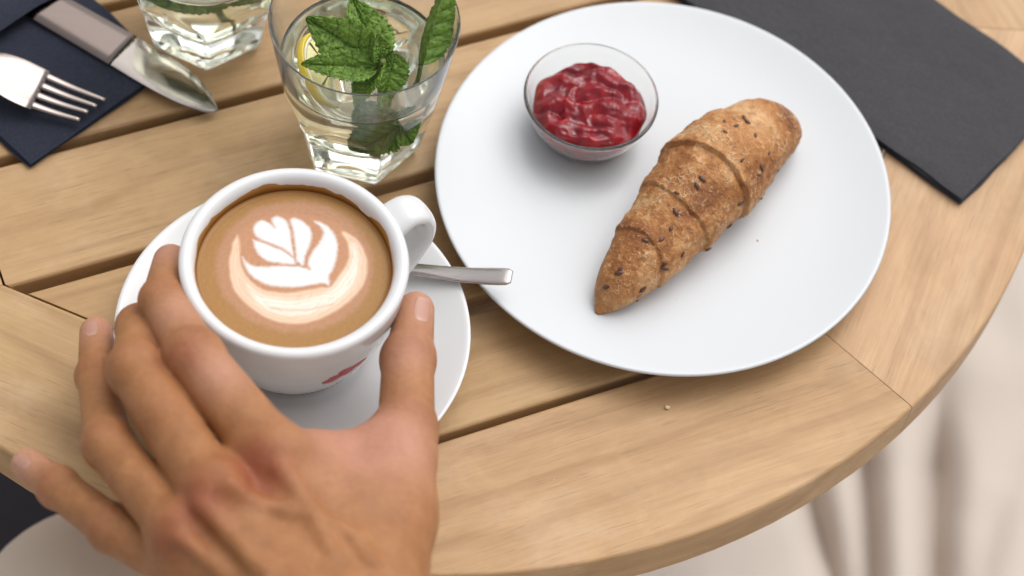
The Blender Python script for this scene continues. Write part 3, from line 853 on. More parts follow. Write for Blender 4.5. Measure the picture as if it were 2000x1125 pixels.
def build_mint():
    base = px(742, 128, .083)
    t = empty('mint_sprig', tuple(base)); tag(t, 'fresh green mint sprig standing in the water tumbler', 'mint')
    def P(x, y, z): return px(x, y, z) - base
    b = P(742, 124, .083)
    # big upper leaf, left leaf, lower-left leaf, folded front leaf, small crown leaves
    leaf_mesh('leaf', b, P(688, -6, .096), (.25, -.60, .75), .0105, t, .08, .30, 1)
    leaf_mesh('leaf', b + np.array([-.001, 0, -.001]), P(600, 40, .099), (.0, -.80, .65), .0118, t, .14, .25, 5)
    leaf_mesh('leaf', b + np.array([-.001, -.001, -.002]), P(592, 122, .088), (.0, -.45, .9), .0070, t, .10, .55, 9)
    leaf_mesh('leaf', b + np.array([.001, -.001, -.002]), P(692, 206, .070), (-.65, -.2, .75), .0088, t, .05, .60, 13)
    leaf_mesh('leaf', P(772, 104, .083), P(748, 212, .066), (.75, -.50, .5), .0082, t, .10, .45, 15)
    leaf_mesh('leaf', b + np.array([0, .001, .0005]), P(742, 72, .095), (.7, -.5, .5), .0052, t, .1, .4, 17)
    leaf_mesh('leaf', b, P(766, 100, .089), (.3, -.6, .7), .0036, t, .1, .4, 21)
    # leaf under water near the front wall
    leaf_mesh('leaf', P(775, 232, .050), P(684, 285, .028), (.1, -.8, .6), .0125, t, .05, .12, 25)
    leaf_mesh('leaf', P(770, 235, .048), P(805, 282, .032), (.3, -.75, .6), .0100, t, .05, .12, 29)
    ST = Mat('mint_stem'); ST.set(Base_Color=(.16, .21, .06), Roughness=.5)
    path = catmull([P(748, 118, .086), P(742, 135, .078), P(748, 170, .062), P(760, 215, .045), P(752, 255, .022), P(740, 265, .0135)], 8)
    v, f = sweep(path, lambda k: superellipse(.0013, .0013, 10, 2), 10, up=(.3, 1, .1)); mesh('stem', v, f, ST.m, t)
    # the second, darker leaf curling over the far right side
    base2 = px(835, 122, .078)
    t2 = empty('mint_sprig', tuple(base2)); tag(t2, 'single dark curled mint leaf at the right side of the tumbler', 'mint')
    def P2(x, y, z): return px(x, y, z) - base2
    leaf_mesh('leaf', P2(822, 126, .074), P2(836, -46, .094), (.92, -.35, .15), .0120, t2, -.34, .85, 33)
    path = catmull([P2(822, 127, .0735), P2(815, 160, .058), P2(800, 200, .040)], 8)
    v, f = sweep(path, lambda k: superellipse(.0011, .0011, 10, 2), 10, up=(.3, 1, .1)); mesh('stem', v, f, ST.m, t2)
    # greens in the far tumbler
    base3 = np.array([G2[0], G2[1], .045]); t3 = empty('mint_sprig', tuple(base3)); tag(t3, 'mint leaves sunk in the tumbler cut by the top edge', 'mint')
    leaf_mesh('leaf', (.012, -.006, .006), (-.018, -.010, -.008), (.1, -.8, .5), .010, t3, .05, .15, 41)
    leaf_mesh('leaf', (.004, -.004, .010), (.022, -.008, -.004), (.2, -.8, .5), .009, t3, .05, .15, 43)
    leaf_mesh('leaf', (.002, .002, .010), (-.016, .012, .018), (.1, -.3, .9), .010, t3, .1, .2, 45)
    path = catmull([(.004, -.002, .012), (.003, .0, -.01), (.006, .003, -.032)], 8)
    v, f = sweep(path, lambda k: superellipse(.0012, .0012, 10, 2), 10, up=(.3, 1, .1)); mesh('stem', v, f, ST.m, t3)
build_mint()
build_ice(tuple(px(690, 175, .052)), (.3, .2, .5), .0085, 'clear ice cube floating under the mint leaves')
build_ice(tuple(px(770, 62, .054)), (.1, .35, 1.1), .0085, 'clear ice cube floating at the back of the mint tumbler')

# ------------------------------------------------------------------ napkins
def rounded_rect(w, h, r=.0015, n=4):
    out = []
    for cx, cy, a0 in ((w - r, h - r, 0), (r, h - r, 90), (r, r, 180), (w - r, r, 270)):
        for k in range(n + 1):
            a = R(a0 + 90 * k / n); out.append((cx + r * math.cos(a), cy + r * math.sin(a)))
    return out

def napkin_layer(name, w, h, z0, th, m, parent, seed, x0=0.0, y0=0.0, sag=.0006, lift=None):
    nx, ny = max(8, int(w / .004)), max(8, int(h / .004)); v = []
    for s in (0, 1):
        for i in range(nx + 1):
            for j in range(ny + 1):
                x, y = w * i / nx, h * j / ny
                ed = min(x, w - x, y, h - y); rnd = min(1, max(ed, 0) / (th * .5))
                ridge = math.sqrt(max(0, 1 - (1 - rnd) ** 2))
                wob = sag * fbm((x * 28 + seed, y * 28, seed), 3) + (lift(x, y) if lift else 0)
                x += .0011 * fbm((y * 30, seed, 0), 2) * (2 * x / w - 1); y += .0011 * fbm((x * 30, seed, 5), 2) * (2 * y / h - 1)
                v.append((x0 + x, y0 + y, z0 + max(0, wob + sag * .5) + (th * (.5 + .5 * ridge) if s else th * (.5 - .5 * ridge))))
    n = (nx + 1) * (ny + 1)
    f = grid_faces(nx + 1, ny + 1); f = [tuple(q) for q in f]
    g = [tuple(a for a in reversed(q)) for q in f] + [tuple(a + n for a in q) for q in f]
    return mesh(name, v, g, m, parent)

def build_napkins():
    # right: charcoal folded napkin under the plate edge
    A = px(1876, 399, .0015); dx = np.array([.560, .828]); dx /= np.linalg.norm(dx)
    t = empty('folded_napkin', (A[0], A[1], .0), math.atan2(dx[1], dx[0]))
    tag(t, 'charcoal grey folded paper napkin beside the white plate', 'napkin')
    for k in range(4):
        napkin_layer('fold', .0915 - .0004 * k, .205, .0002 + .00115 * k, .0012, NAPR, t, 3 + k * 2, .0002 * k, .0003 * (k % 2), .0007 if k == 3 else .0001)
    # left: navy napkin folded to a cutlery pocket
    A = px(59, 326, .0015); C = px(335, 134, .0015); d = (C - A)[:2]; W = np.linalg.norm(d); ang = math.atan2(d[1], d[0])
    t = empty('folded_napkin', (A[0], A[1], .0), ang)
    tag(t, 'navy blue napkin folded as a pocket around fork and knife', 'napkin')
    for k in range(3):
        napkin_layer('fold', W - .0004 * k, .20, .0002 + .0010 * k, .0011, NAPL, t, 13 + k * 2, .0002 * k, .0003 * (k % 2), .0006 if k == 2 else .0001)
    # pocket flap: starts beyond the visible part of the cutlery, bulges over it
    q = Matrix.Rotation(-ang, 2)
    f1 = np.array(q @ Vector((px(0, 66, .008) - A)[:2])); f2 = np.array(q @ Vector((px(112, -2, .008) - A)[:2]))
    y0 = (f1[1] + f2[1]) / 2
    lift = lambda x, y: .0060 * math.sin(math.pi * min(1, max(0, x / W))) ** .6
    napkin_layer('pocket_flap', W - .001, .20 - y0 - .001, .0036, .0018, NAPL, t, 23, .0005, y0, .0008, lift)
build_napkins()

# ------------------------------------------------------------------ cutlery
def build_knife():
    tip = px(424, 212, .0045); a = px(240, 102, .0060); b = px(60, -8, .0068)
    t = empty('table_knife', tuple(a)); tag(t, 'steel table knife tucked in the navy napkin, tip over the table slats', 'knife')
    ax = tip - a; L = np.linalg.norm(ax[:2]); ax[2] = 0; ax /= np.linalg.norm(ax); sd = np.array([-ax[1], ax[0], 0]); 
    def piece(name, u0, u1, wl, wu, th, m, nu=40):
        v = []; nv = 9
        for s in (1, -1):
            for i in range(nu):
                u = u0 + (u1 - u0) * i / (nu - 1)
                lo, hi = wl(u), wu(u)
                for j in range(nv):
                    q = j / (nv - 1); y = lo + (hi - lo) * q
                    h = th * (1 - (2 * q - 1) ** 4) ** .5
                    z = np.interp(u, [-.16, 0, L], [.0008, 0, -.0014])
                    v.append(ax * u + sd * y + np.array([0, 0, z + s * h]))
        n = nu * nv; f = [tuple(reversed(q)) for q in grid_faces(nu, nv)] + [tuple(x + n for x in q) for q in grid_faces(nu, nv)]
        f += [(j + 1, j, n + j, n + j + 1) for j in range(nv - 1)] + [((nu - 1) * nv + j, (nu - 1) * nv + j + 1, n + (nu - 1) * nv + j + 1, n + (nu - 1) * nv + j) for j in range(nv - 1)]
        return mesh(name, v, f, m, t)
    # outline measured on the photo: cutting edge on the camera side, spine curving down to a blunt tip
    ed = [px(x, y, .005) - a for x, y in ((225, 134), (262, 156), (302, 178), (345, 199), (380, 212), (404, 219), (419, 218))]
    sp = [px(x, y, .005) - a for x, y in ((240, 58), (290, 88), (332, 112), (365, 134), (393, 159), (413, 186), (425, 210))]
    E_ = np.array([(q @ ax, q @ sd) for q in ed]); S_ = np.array([(q @ ax, q @ sd) for q in sp])
    L = max(E_[-1, 0], S_[-1, 0]) + .0004; mid = (E_[-1, 1] + S_[-1, 1]) / 2
    E2 = catmull(np.vstack([E_, [L, mid]]), 6); S2 = catmull(np.vstack([S_, [L, mid]]), 6)
    wl = lambda u: float(np.interp(u, E2[:, 0], E2[:, 1])); wu = lambda u: float(np.interp(u, S2[:, 0], S2[:, 1]))
    piece('blade', .0, L - .00005, wl, wu, .0007, STEEL, 70)
    w0, w1 = wl(0), wu(0)
    piece('handle', -.125, -.0002, lambda u: w0 - .0002 + .0006 * min(1, -u / .06), lambda u: w1 + .0002 - .0008 * min(1, -u / .06), .0013, STEELB)  # brown reflection on the knife built as a separate darker piece
build_knife()

def build_fork():
    base = px(60, 165, .010)
    t = empty('table_fork', tuple(base)); tag(t, 'steel fork with four tines lying on the navy napkin', 'fork')
    tips = [px(206, 201, .0055), px(190, 213, .0055), px(173, 225, .0055), px(157, 240, .0055)]
    ctr = sum(tips) / 4; hb = px(-60, 128, .0145)
    ax = ctr - hb; ax[2] = 0; ax /= np.linalg.norm(ax); sd = np.array([-ax[1], ax[0], 0])
    o0 = hb - base
    Lr = float((ctr - hb) @ ax); lat = [float((q - hb) @ sd) for q in tips]; tl = [float((q - hb) @ ax) for q in tips]
    def zz(u):     # side profile: neck high, body dips, tines curl up a little at the end
        return np.interp(u, [-.10, -.03, 0, Lr * .25, Lr * .5, Lr * .8, Lr], [.001, .0035, .0035, .0012, -.0035, -.0070, -.0075])
    us = np.linspace(-.10, Lr * .58, 46); root = us[-1]
    us2 = catmull(np.c_[np.linspace(-.10, Lr, 12), [zz(u) for u in np.linspace(-.10, Lr, 12)]], 8)
    Z = lambda u: float(np.interp(u, us2[:, 0], us2[:, 1]))
    def W(u): return float(np.interp(u, [-.10, -.03, -.012, .004, Lr * .22, Lr * .4, Lr * .58], [.0042, .0034, .0036, .0072, .0105, .0118, .0116]))
    cen = sum(lat) / 4
    v = []; nv = 13
    for s in (1, -1):
        for u in us:
            w = W(u); cc = cen * np.interp(u, [-.1, Lr], [0, 1])
            for j in range(nv):
                q = (j / (nv - 1) - .5) * 2
                v.append(o0 + ax * u + sd * (cc + q * w) + np.array([0, 0, Z(u) + .0012 * q * q * min(1, max(0, u / .02)) + s * .0009 * (1 - q ** 6) ** .5]))
    nu = len(us); n = nu * nv
    f = [tuple(reversed(q)) for q in grid_faces(nu, nv)] + [tuple(x + n for x in q) for q in grid_faces(nu, nv)]
    f += [((nu - 1) * nv + j, (nu - 1) * nv + j + 1, n + (nu - 1) * nv + j + 1, n + (nu - 1) * nv + j) for j in range(nv - 1)]
    mesh('fork_body', v, f, STEELF, t)
    cc = cen * np.interp(root, [-.1, Lr], [0, 1])
    for k in range(4):
        y0 = cc + (-.0087 + .0058 * (3 - k)) * (1 if lat[0] > lat[3] else -1)
        pts = []
        for q in np.linspace(-.06, 1, 16):
            u = root + (tl[k] - root) * q
            pts.append(o0 + ax * u + sd * (y0 + (lat[k] - y0) * max(0, q) ** 1.1) + np.array([0, 0, Z(u) + .0006]))
        vv, ff = sweep(pts, lambda q: superellipse(.0020 - .0009 * q, .0011 - .0003 * q, 14, 2.6), 14)
        mesh('tine', vv, ff, STEELF, t)
build_fork()

# ------------------------------------------------------------------ implicit surfaces (for the hand and the trousers)
def round_cone(P, a, b, r1, r2):
    a, b = np.array(a, np.float32), np.array(b, np.float32)
    ba = b - a; l2 = float(ba @ ba); rr = r1 - r2; a2 = max(l2 - rr * rr, 1e-12); il2 = 1 / l2
    pa = P - a; y = pa @ ba; z = y - l2
    xv = pa * l2 - ba * y[:, None]; x2 = np.einsum('ij,ij->i', xv, xv)
    y2 = y * y * l2; z2 = z * z * l2
    k = np.sign(rr) * rr * rr * x2
    d = (np.sqrt(x2 * a2 * il2) + y * rr) * il2 - r1
    c1 = np.sign(z) * a2 * z2 > k; c2 = np.sign(y) * a2 * y2 < k
    d = np.where(c2, np.sqrt(x2 + y2) * il2 - r1, d)
    d = np.where(c1, np.sqrt(x2 + z2) * il2 - r2, d)
    return d
def smin(a, b, k):
    h = np.clip(.5 + .5 * (b - a) / k, 0, 1)
    return b * (1 - h) + a * h - k * h * (1 - h)

def surface_nets(fn, lo, hi, h, blk=8):
    lo, hi = np.array(lo), np.array(hi)
    n = (np.ceil((hi - lo) / h / blk).astype(int)) * blk
    nb = n // blk
    ci = np.stack(np.meshgrid(*[np.arange(k) for k in nb], indexing='ij'), -1).reshape(-1, 3)
    cc = (lo + (ci + .5) * blk * h).astype(np.float32)
    dc = fn(cc)
    F = np.repeat(np.repeat(np.repeat(dc.reshape(nb), blk, 0), blk, 1), blk, 2).astype(np.float32)
    act = ci[np.abs(dc) < blk * h * 1.15]
    loc = np.stack(np.meshgrid(*[np.arange(blk)] * 3, indexing='ij'), -1).reshape(-1, 3)
    for s in range(0, len(act), 400):
        g = (act[s:s + 400, None, :] * blk + loc[None]).reshape(-1, 3)
        F[g[:, 0], g[:, 1], g[:, 2]] = fn((lo + g * h).astype(np.float32))
    S = F < 0
    nx, ny, nz = S.shape
    corner = [(i, j, k) for i in (0, 1) for j in (0, 1) for k in (0, 1)]
    def sub(A, c): return A[c[0]:nx - 1 + c[0], c[1]:ny - 1 + c[1], c[2]:nz - 1 + c[2]]
    cnt = sum(sub(S, c).astype(np.int8) for c in corner)
    cells = np.argwhere((cnt > 0) & (cnt < 8))
    acc = np.zeros((len(cells), 3)); num = np.zeros(len(cells))
    for a in corner:
        for ax in range(3):
            if a[ax]: continue
            b = list(a); b[ax] = 1
            fa = F[tuple((cells + a).T)]; fb = F[tuple((cells + b).T)]
            m = (fa < 0) != (fb < 0)
            t = np.where(m, fa / np.where(fa == fb, 1, fa - fb), 0)
            p = np.array(a) + np.zeros((len(cells), 3)); p[:, ax] += t
            acc += p * m[:, None]; num += m
    V = lo + (cells + acc / num[:, None]) * h
    idx = -np.ones((nx - 1, ny - 1, nz - 1), np.int64); idx[tuple(cells.T)] = np.arange(len(cells))
    Q = []
    for ax in range(3):
        sl0 = [slice(None)] * 3; sl1 = [slice(None)] * 3; sl0[ax] = slice(0, -1); sl1[ax] = slice(1, None)
        e = np.argwhere(S[tuple(sl0)] != S[tuple(sl1)])
        o1, o2 = [q for q in range(3) if q != ax]
        e = e[(e[:, o1] > 0) & (e[:, o2] > 0) & (e[:, o1] < (nx, ny, nz)[o1] - 1) & (e[:, o2] < (nx, ny, nz)[o2] - 1)]
        def at(d1, d2):
            q = e.copy(); q[:, o1] += d1; q[:, o2] += d2; return idx[tuple(q.T)]
        quad = np.stack([at(-1, -1), at(0, -1), at(0, 0), at(-1, 0)], 1)
        flip = S[tuple(e.T)]
        if ax == 1: flip = ~flip
        quad = np.where(flip[:, None], quad, quad[:, ::-1]); Q.append(quad)
    Q = np.vstack(Q); Q = Q[(Q >= 0).all(1)]
    def grad(P):
        e = h * .5; g = np.stack([fn((P + d).astype(np.float32)) - fn((P - d).astype(np.float32)) for d in np.eye(3) * e], 1)
        return g / (np.linalg.norm(g, axis=1, keepdims=True) + 1e-12)
    for _ in range(2):
        V = V - grad(V) * np.clip(fn(V.astype(np.float32)), -h, h)[:, None]
    return V, Q, grad

# ------------------------------------------------------------------ the person: hand, forearm, trousers
HAND = {}
def build_person():
    J = {
        'i': [(538, 900, .089), (378, 698, .085), (318, 588, .064), (334, 512, .050)],
        'm': [(420, 968, .092), (264, 722, .080), (272, 640, .050), (330, 600, .036)],
        'r': [(352, 1040, .085), (212, 868, .070), (190, 735, .047), (188, 650, .034)],
        'p': [(385, 1130, .072), (220, 1032, .061), (114, 952, .048), (54, 908, .040)],
        't': [(766, 1010, .073), (793, 838, .060), (797, 702, .054), (812, 606, .052)],
    }
    Wd = {k: [px(*q) for q in v] for k, v in J.items()}
    RAD = {'i': [.0132, .0113, .0090, .0076], 'm': [.0124, .0104, .0090, .0077], 'r': [.0106, .0095, .0081, .0069], 'p': [.0102, .0089, .0078, .0066], 't': [.0140, .0118, .0106, .0078]}
    wrist = px(585, 1300, .083); wrist2 = px(712, 1300, .083)
    arm1, arm2 = px(610, 1720, .055), px(745, 1720, .055)
    def finger(P, k):
        J_, r = Wd[k], RAD[k]; d = None
        for a in range(3):
            q = round_cone(P, J_[a], J_[a + 1], r[a] * .97, r[a + 1])
            d = q if d is None else smin(d, q, .0030)
        for a in (1, 2):      # a little fuller at the joints
            q = np.linalg.norm(P - J_[a].astype(np.float32), axis=1) - r[a] * 1.045
            d = smin(d, q, .003)
        # fleshy pad of the fingertip
        return d
    carp = {'i': px(640, 1180, .088), 'm': px(610, 1195, .090), 'r': px(575, 1205, .086), 'p': px(562, 1215, .079)}
    V3 = np.array
    def base(P):
        palm = None
        for k, r0, r1 in (('i', .0122, .0150), ('m', .0122, .0150), ('r', .0118, .0145), ('p', .0110, .0140)):
            q = round_cone(P, Wd[k][0] - V3([0, 0, .0012]), carp[k] - V3([0, 0, .004]), r0, r1)
            palm = q if palm is None else smin(palm, q, .0045)
        # palm body below the metacarpals
        low = V3([0, 0, -.014])
        palm = smin(palm, round_cone(P, (Wd['i'][0] + Wd['m'][0]) / 2 + low * .6, px(640, 1130, .070), .0125, .0170), .012)
        palm = smin(palm, round_cone(P, (Wd['r'][0] + Wd['p'][0]) / 2 + low * .5, px(570, 1180, .064), .0120, .0160), .012)
        # thumb metacarpal with its muscle and the web towards the index
        palm = smin(palm, round_cone(P, Wd['t'][0], px(722, 1200, .080), .0155, .0175), .012)
        palm = smin(palm, round_cone(P, px(768, 905, .062), px(725, 1090, .074), .0140, .0170), .012)
        palm = smin(palm, round_cone(P, px(540, 900, .079), px(690, 1020, .076), .0118, .0170), .014)
        palm = smin(palm, round_cone(P, px(625, 888, .071), px(735, 893, .062), .0088, .0098), .016)
        # wrist and forearm
        w = smin(round_cone(P, wrist, arm1, .0215, .0290), round_cone(P, wrist2, arm2, .0205, .0280), .02)
        palm = smin(palm, w, .022)
        palm = smin(palm, round_cone(P, px(600, 1160, .082), wrist, .0160, .0215), .016)
        palm = smin(palm, round_cone(P, px(715, 1160, .080), wrist2, .0165, .0205), .016)
        th = finger(P, 't')
        F = None
        for k in 'imrp':
            q = finger(P, k); F = q if F is None else smin(F, q, .0012)
        d = smin(palm, F, .0060)
        d = smin(d, th, .010)
        # knuckle heads
        for k, r in (('i', .0108), ('m', .0108), ('r', .0096), ('p', .0084)):
            q = np.linalg.norm(P - (Wd[k][0] + V3([0, 0, .0050])).astype(np.float32), axis=1) - r
            d = smin(d, q, .005)
        return d
    def march(x, y, fn):
        d = (x - IW / 2) / CAM_F * CR + (IH / 2 - y) / CAM_F * CU + _fw; d /= np.linalg.norm(d); t = .55
        for _ in range(120):
            s = float(fn((CAMP + d * t)[None].astype(np.float32))[0]); t += s * .8
            if s < 1e-5: break
        return CAMP + d * t, d
    # veins and tendons: cords just under the skin of the back of the hand
    cords = [([(448, 945), (480, 972), (508, 988), (564, 998), (629, 1016), (690, 1050), (730, 1100)], .0026, .0002),
             ([(395, 985), (455, 1050), (520, 1120)], .0030, .0004),
             ([(548, 915), (600, 985), (650, 1080)], .0030, .0016),
             ([(352, 1050), (440, 1120)], .0026, .0006)]
    CP = []
    for pts, r, sink in cords:
        W3 = []
        for (x, y) in pts:
            p, d = march(x, y, base); W3.append(p + d * (r * .25 + sink * .5))
        CP.append((W3, r))
    def full(P):
        d = base(P)
        for W3, r in CP:
            q = None
            for a, b in zip(W3[:-1], W3[1:]):
                e = round_cone(P, a, b, r, r); q = e if q is None else np.minimum(q, e)
            d = smin(d, q, .0042)
        return d
    allp = np.array([q for v in Wd.values() for q in v] + [arm1, arm2, wrist])
    lo = allp.min(0) - .034; hi = allp.max(0) + .034
    V, Q, grad = surface_nets(full, lo, hi, .00095)
    N = grad(V)
    # skin folds across the finger joints and fine lines
    disp = np.zeros(len(V)); red = np.zeros(len(V)); pink = np.zeros(len(V)); dark = np.zeros(len(V))
    for k in 'imrpt':
        P_, r = Wd[k], RAD[k]
        for a in (1, 2):
            ax = P_[a + 1] - P_[a - 1]; ax /= np.linalg.norm(ax)
            rel = V - P_[a]; al = rel @ ax; dist = np.linalg.norm(rel, axis=1)
            near = np.exp(-(np.maximum(dist - r[a] * 1.05, 0) / .003) ** 2)
            up = np.clip(N @ V3([0, -.3, .95]) + .1, 0, 1)
            wob = .0007 * np.sin(rel @ V3([310, 170, 90])) + .0004 * np.sin(rel @ V3([-520, 430, 260]))
            for off, amp in ((-.0032, .6), (-.0015, .9), (.0003, 1.0), (.0021, .8), (.0038, .5)):
                disp -= .00060 * amp * np.exp(-((al - off + wob) / .0008) ** 2) * near * up * (1 if a == 1 or k == 't' else .7)
            red += near * np.exp(-(al / .006) ** 2) * .35 * up; dark += near * np.exp(-(al / .006) ** 2) * up * .5
        tip = P_[3]; pink += np.exp(-(np.linalg.norm(V - tip, axis=1) / .016) ** 2)
    for (x, y, s, am) in ((500, 906, .011, 1.0), (520, 935, .010, .5), (385, 972, .012, 1.0), (360, 690, .008, .55), (325, 1060, .010, .6), (690, 850, .022, .30), (300, 800, .01, .2)):
        p, _ = march(x, y, full); red += am * np.exp(-(np.linalg.norm(V - p, axis=1) / s) ** 2)
    for (x, y, s) in ((690, 870, .026), (750, 860, .02), (790, 680, .012), (350, 600, .014), (430, 720, .012)):
        p, _ = march(x, y, full); pink += .8 * np.exp(-(np.linalg.norm(V - p, axis=1) / s) ** 2)
    V = V + N * disp[:, None]
    # material
    M = Mat('skin'); k = M.coord((1, 1, 1))
    A = lambda n: M.n('Attribute', attribute_name=n).outputs['Fac']
    n1 = M.noise(k, 85, 5, .7); n2 = M.noise(k, 380, 3, .6)
    c = M.ramp(n1, [(.30, (.30, .122, .042)), (.5, (.36, .153, .054)), (.70, (.42, .190, .074))])
    c = M.mix(c, (.58, .295, .205), M.math('MULTIPLY', A('pink'), .75))
    c = M.mix(c, (.29, .065, .03), M.math('MULTIPLY', A('red'), .7))
    c = M.mix(c, (.33, .15, .075), M.math('MULTIPLY', A('fold'), .35))
    c = M.mix(c, M.ramp(n2, [(.35, (.88, .84, .82)), (.65, (1.05, 1.05, 1.05))]), .5, 'MULTIPLY')
    M.color(c); M.set(Roughness=.47, Specular=.42, Subsurface=.10)
    M.b.inputs['Subsurface Radius'].default_value = (.0055, .0020, .0010); M.b.inputs['Subsurface Scale'].default_value = 1.0
    vo = M.n('TexVoronoi', feature='DISTANCE_TO_EDGE'); vo.inputs['Scale'].default_value = 1150; M.l(k, vo.inputs['Vector'])
    ln = M.ramp(vo.outputs['Distance'], [(.0, BLK), (.14, WHT)])
    b = M.bump(ln, .0002, .5); b = M.bump(n2, .0007, .45, b); M.bump(M.noise(k, 150, 3, .6), .0010, .25, b)
    t = empty('person', tuple(px(640, 1130, 0) * V3([1, 1, 0]) + V3([0, 0, -.74])))
    tag(t, 'person reaching in with bare hand to hold the coffee cup, in light trousers', 'person')
    org = V3(t.location)
    h = mesh('hand', V - org, Q, M.m, t)
    for nm, arr in (('pink', np.clip(pink, 0, 1)), ('red', np.clip(red, 0, 1)), ('fold', np.clip(dark, 0, 1))):
        at = h.data.attributes.new(nm, 'FLOAT', 'POINT'); at.data.foreach_set('value', arr.astype(np.float32))
    # nails
    NM = Mat('finger_nail'); NM.set(Roughness=.24, Specular=.5, Subsurface=.2, Coat=.2)
    NM.b.inputs['Subsurface Radius'].default_value = (.003, .0015, .001)
    at = NM.n('Attribute', attribute_name='lunula'); NM.color(NM.mix((.46, .235, .17), (.56, .37, .30), at.outputs['Fac']))
    def nail(cx, cy, ax_, wid, ln_, lift=.00025):
        """sheet hugging the finger: centre seen at (cx, cy), along ax_"""
        p0, d = march(cx, cy, full)
        n0 = grad(p0[None])[0]
        ax_ = ax_ - n0 * (ax_ @ n0); ax_ /= np.linalg.norm(ax_); sd = np.cross(n0, ax_)
        nu, nv = 22, 15
        u = np.repeat((np.arange(nu) / (nu - 1) - .5) * 2, nv); q = np.tile((np.arange(nv) / (nv - 1) - .5) * 2, nu)
        wu = np.where(u > 0, (1 - np.abs(u) ** 4.0) ** .5, (1 - np.abs(u) ** 3.0) ** .5)
        p = p0 + np.outer(u * ln_, ax_) + np.outer(q * wid * wu, sd) + n0 * .002
        for _ in range(4): p = p - grad(p) * full(p.astype(np.float32))[:, None]
        e = np.minimum(1, (1 - np.abs(q)) * 5) * np.minimum(1, (1 - np.abs(u)) * 6)
        p = p + grad(p) * (lift * e ** .5 - .00012 + .00025 * np.maximum(0, u) * e)[:, None]
        v = p - org; lun = np.maximum(0, (u - .66) / .34) * .9 + np.maximum(0, (-u - .62) / .38) * .5
        o = mesh('nail', v, grid_faces(nu, nv), NM.m, h)
        a_ = o.data.attributes.new('lunula', 'FLOAT', 'POINT'); a_.data.foreach_set('value', np.array(lun, np.float32))
    nail(826, 603, Wd['t'][3] - Wd['t'][2], .0056, .0070)
    nail(178, 641, Wd['r'][3] - Wd['r'][2], .0042, .0055)
    nail(42, 903, Wd['p'][3] - Wd['p'][2], .0037, .0047)
    # trousers: two thighs under the table
    kn_l, kn_r = V3([-.165, .425, -.195]), V3([.050, .470, -.300])
    def tro(P):
        d = round_cone(P, kn_l, (-.10, .02, -.21), .068, .085)
        d = smin(d, round_cone(P, kn_l, (-.150, .47, -.66), .062, .050), .03)
        e = round_cone(P, kn_r, (.06, .02, -.21), .068, .085)
        e = smin(e, round_cone(P, kn_r, (.115, .53, -.66), .062, .050), .03)
        d = smin(d, e, .03)
        w = np.sin(P[:, 1] * 62 + 9 * P[:, 0] + 2.0 * np.sin(P[:, 0] * 40)) * np.sin(P[:, 0] * 30 + P[:, 1] * 16)
        return d + .0016 * w
    V2, Q2, _ = surface_nets(tro, (-.27, -.09, -.74), (.23, .60, -.11), .008, 6)
    TM = cloth_material('light_trouser_cloth', (.70, .58, .47), (.76, .64, .53))
    mesh('trousers', V2 - org, Q2, TM, t)
build_person()

# ------------------------------------------------------------------ pale draped cloth right of the table
def build_cloth():
    M = cloth_material('pale_linen', (.57, .49, .425), (.61, .535, .47), 1200)
    xs = np.linspace(1180, 2250, 110); ys = np.linspace(380, 1420, 90)
    def fold(x, y):
        t = (y - 900) / 225
        z = -.36
        # fold lines (photo x at y=900, slope): dark valleys between rounded ridges
        for x0, sl, w, a in ((1560, 62, 40, .030), (1688, 12, 34, .030), (1826, -4, 40, .030), (1990, -86, 54, .008), (2130, -100, 60, .010)):
            q = (x - (x0 + sl * t)) / w; f = min(1, max(0, (y - 700) / 220))
            z -= a * math.exp(-q * q) * f
        z += .004 * fbm((x / 160, y / 220, 2), 2)
        z += .03 * max(0, (1560 - x) / 300)
        return z
    v = [px(x, y, fold(x, y)) for x in xs for y in ys]
    o = mesh('draped_cloth', v, [tuple(reversed(q)) for q in grid_faces(len(xs), len(ys))], M, None)
    s = o.modifiers.new('thick', 'SOLIDIFY'); s.thickness = .003; s.offset = -1
    tag(o, 'pale cream cloth hanging in soft folds below the right table edge', 'cloth')
build_cloth()

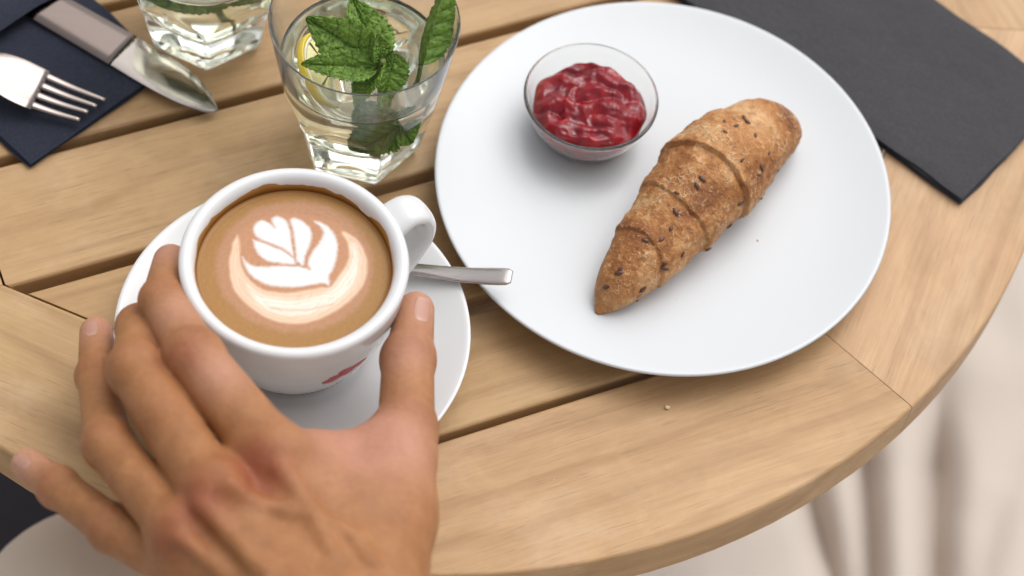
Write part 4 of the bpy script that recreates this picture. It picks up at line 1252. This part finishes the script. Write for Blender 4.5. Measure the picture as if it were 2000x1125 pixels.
# ------------------------------------------------------------------ added dark seat, put in to keep the lower left dark
def build_added_stool():
    M = cloth_material('dark_seat_cloth', (.030, .027, .035), (.042, .037, .045), 900)
    W = Mat('dark_wood_leg'); W.set(Base_Color=(.05, .035, .025), Roughness=.5)
    c = px(-10, 965, -.33)
    t = empty('added_stool', (c[0], c[1], -.74)); tag(t, 'added dark cushioned seat darkening the lower left below the table', 'added_stool')
    prof = [(0, .36), (.15, .36), (.168, .366), (.174, .385), (.168, .402), (.15, .410), (.08, .413), (0, .4135)]
    v, f = lathe(prof, 64); mesh('seat', v, f, M, t)
    for k in range(4):
        a = k * math.pi / 2 + .6
        p = [(.15 * math.cos(a), .15 * math.sin(a), 0), (.11 * math.cos(a), .11 * math.sin(a), .36)]
        v, f = sweep(np.linspace(p[0], p[1], 6), lambda q: superellipse(.013 + .004 * q, .013 + .004 * q, 12, 2), 12, up=(-math.sin(a), math.cos(a), 0)); mesh('leg', v, f, W.m, t)
build_added_stool()

# ------------------------------------------------------------------ crumbs
def build_crumbs():
    M = Mat('bread_crumb'); M.set(Roughness=.7); M.color(M.mix((.62, .42, .20), (.80, .66, .45), M.noise(M.coord((1, 1, 1)), 900, 2)))
    rr = random.Random(11)
    def crumb(x, y, z, r, where, group):
        v = []; n, m = 7, 8
        for i in range(n):
            for j in range(m):
                th, ph = math.pi * i / (n - 1), 2 * math.pi * j / m; q = r * (1 + rr.uniform(-.3, .3))
                v.append((q * math.sin(th) * math.cos(ph) * 1.3, q * math.sin(th) * math.sin(ph), q * .7 * math.cos(th)))
        p = px(x, y, z); o = mesh('crumb', v, grid_faces(n, m, True), M.m, None, loc=(p[0], p[1], z + r * .6), rz=rr.uniform(0, 3))
        tag(o, 'tiny bread crumb ' + where, 'crumb', group)
    for x, y, r, w in ((1343, 617, .0006, 'on the plate below the middle of the bread roll'), (1268, 640, .0005, 'on the plate just below the tip of the bread roll'), (1480, 470, .0005, 'on the plate right of the bread roll'), (1322, 585, .0004, 'on the plate close under the lower fold of the bread roll')):
        crumb(x, y, PZ + .0004, r, w, 'crumbs on the plate')
    for x, y, r, w in ((1303, 797, .0011, 'on the wood below the white plate'),):
        crumb(x, y, 0, r, w, 'crumbs on the table')
build_crumbs()
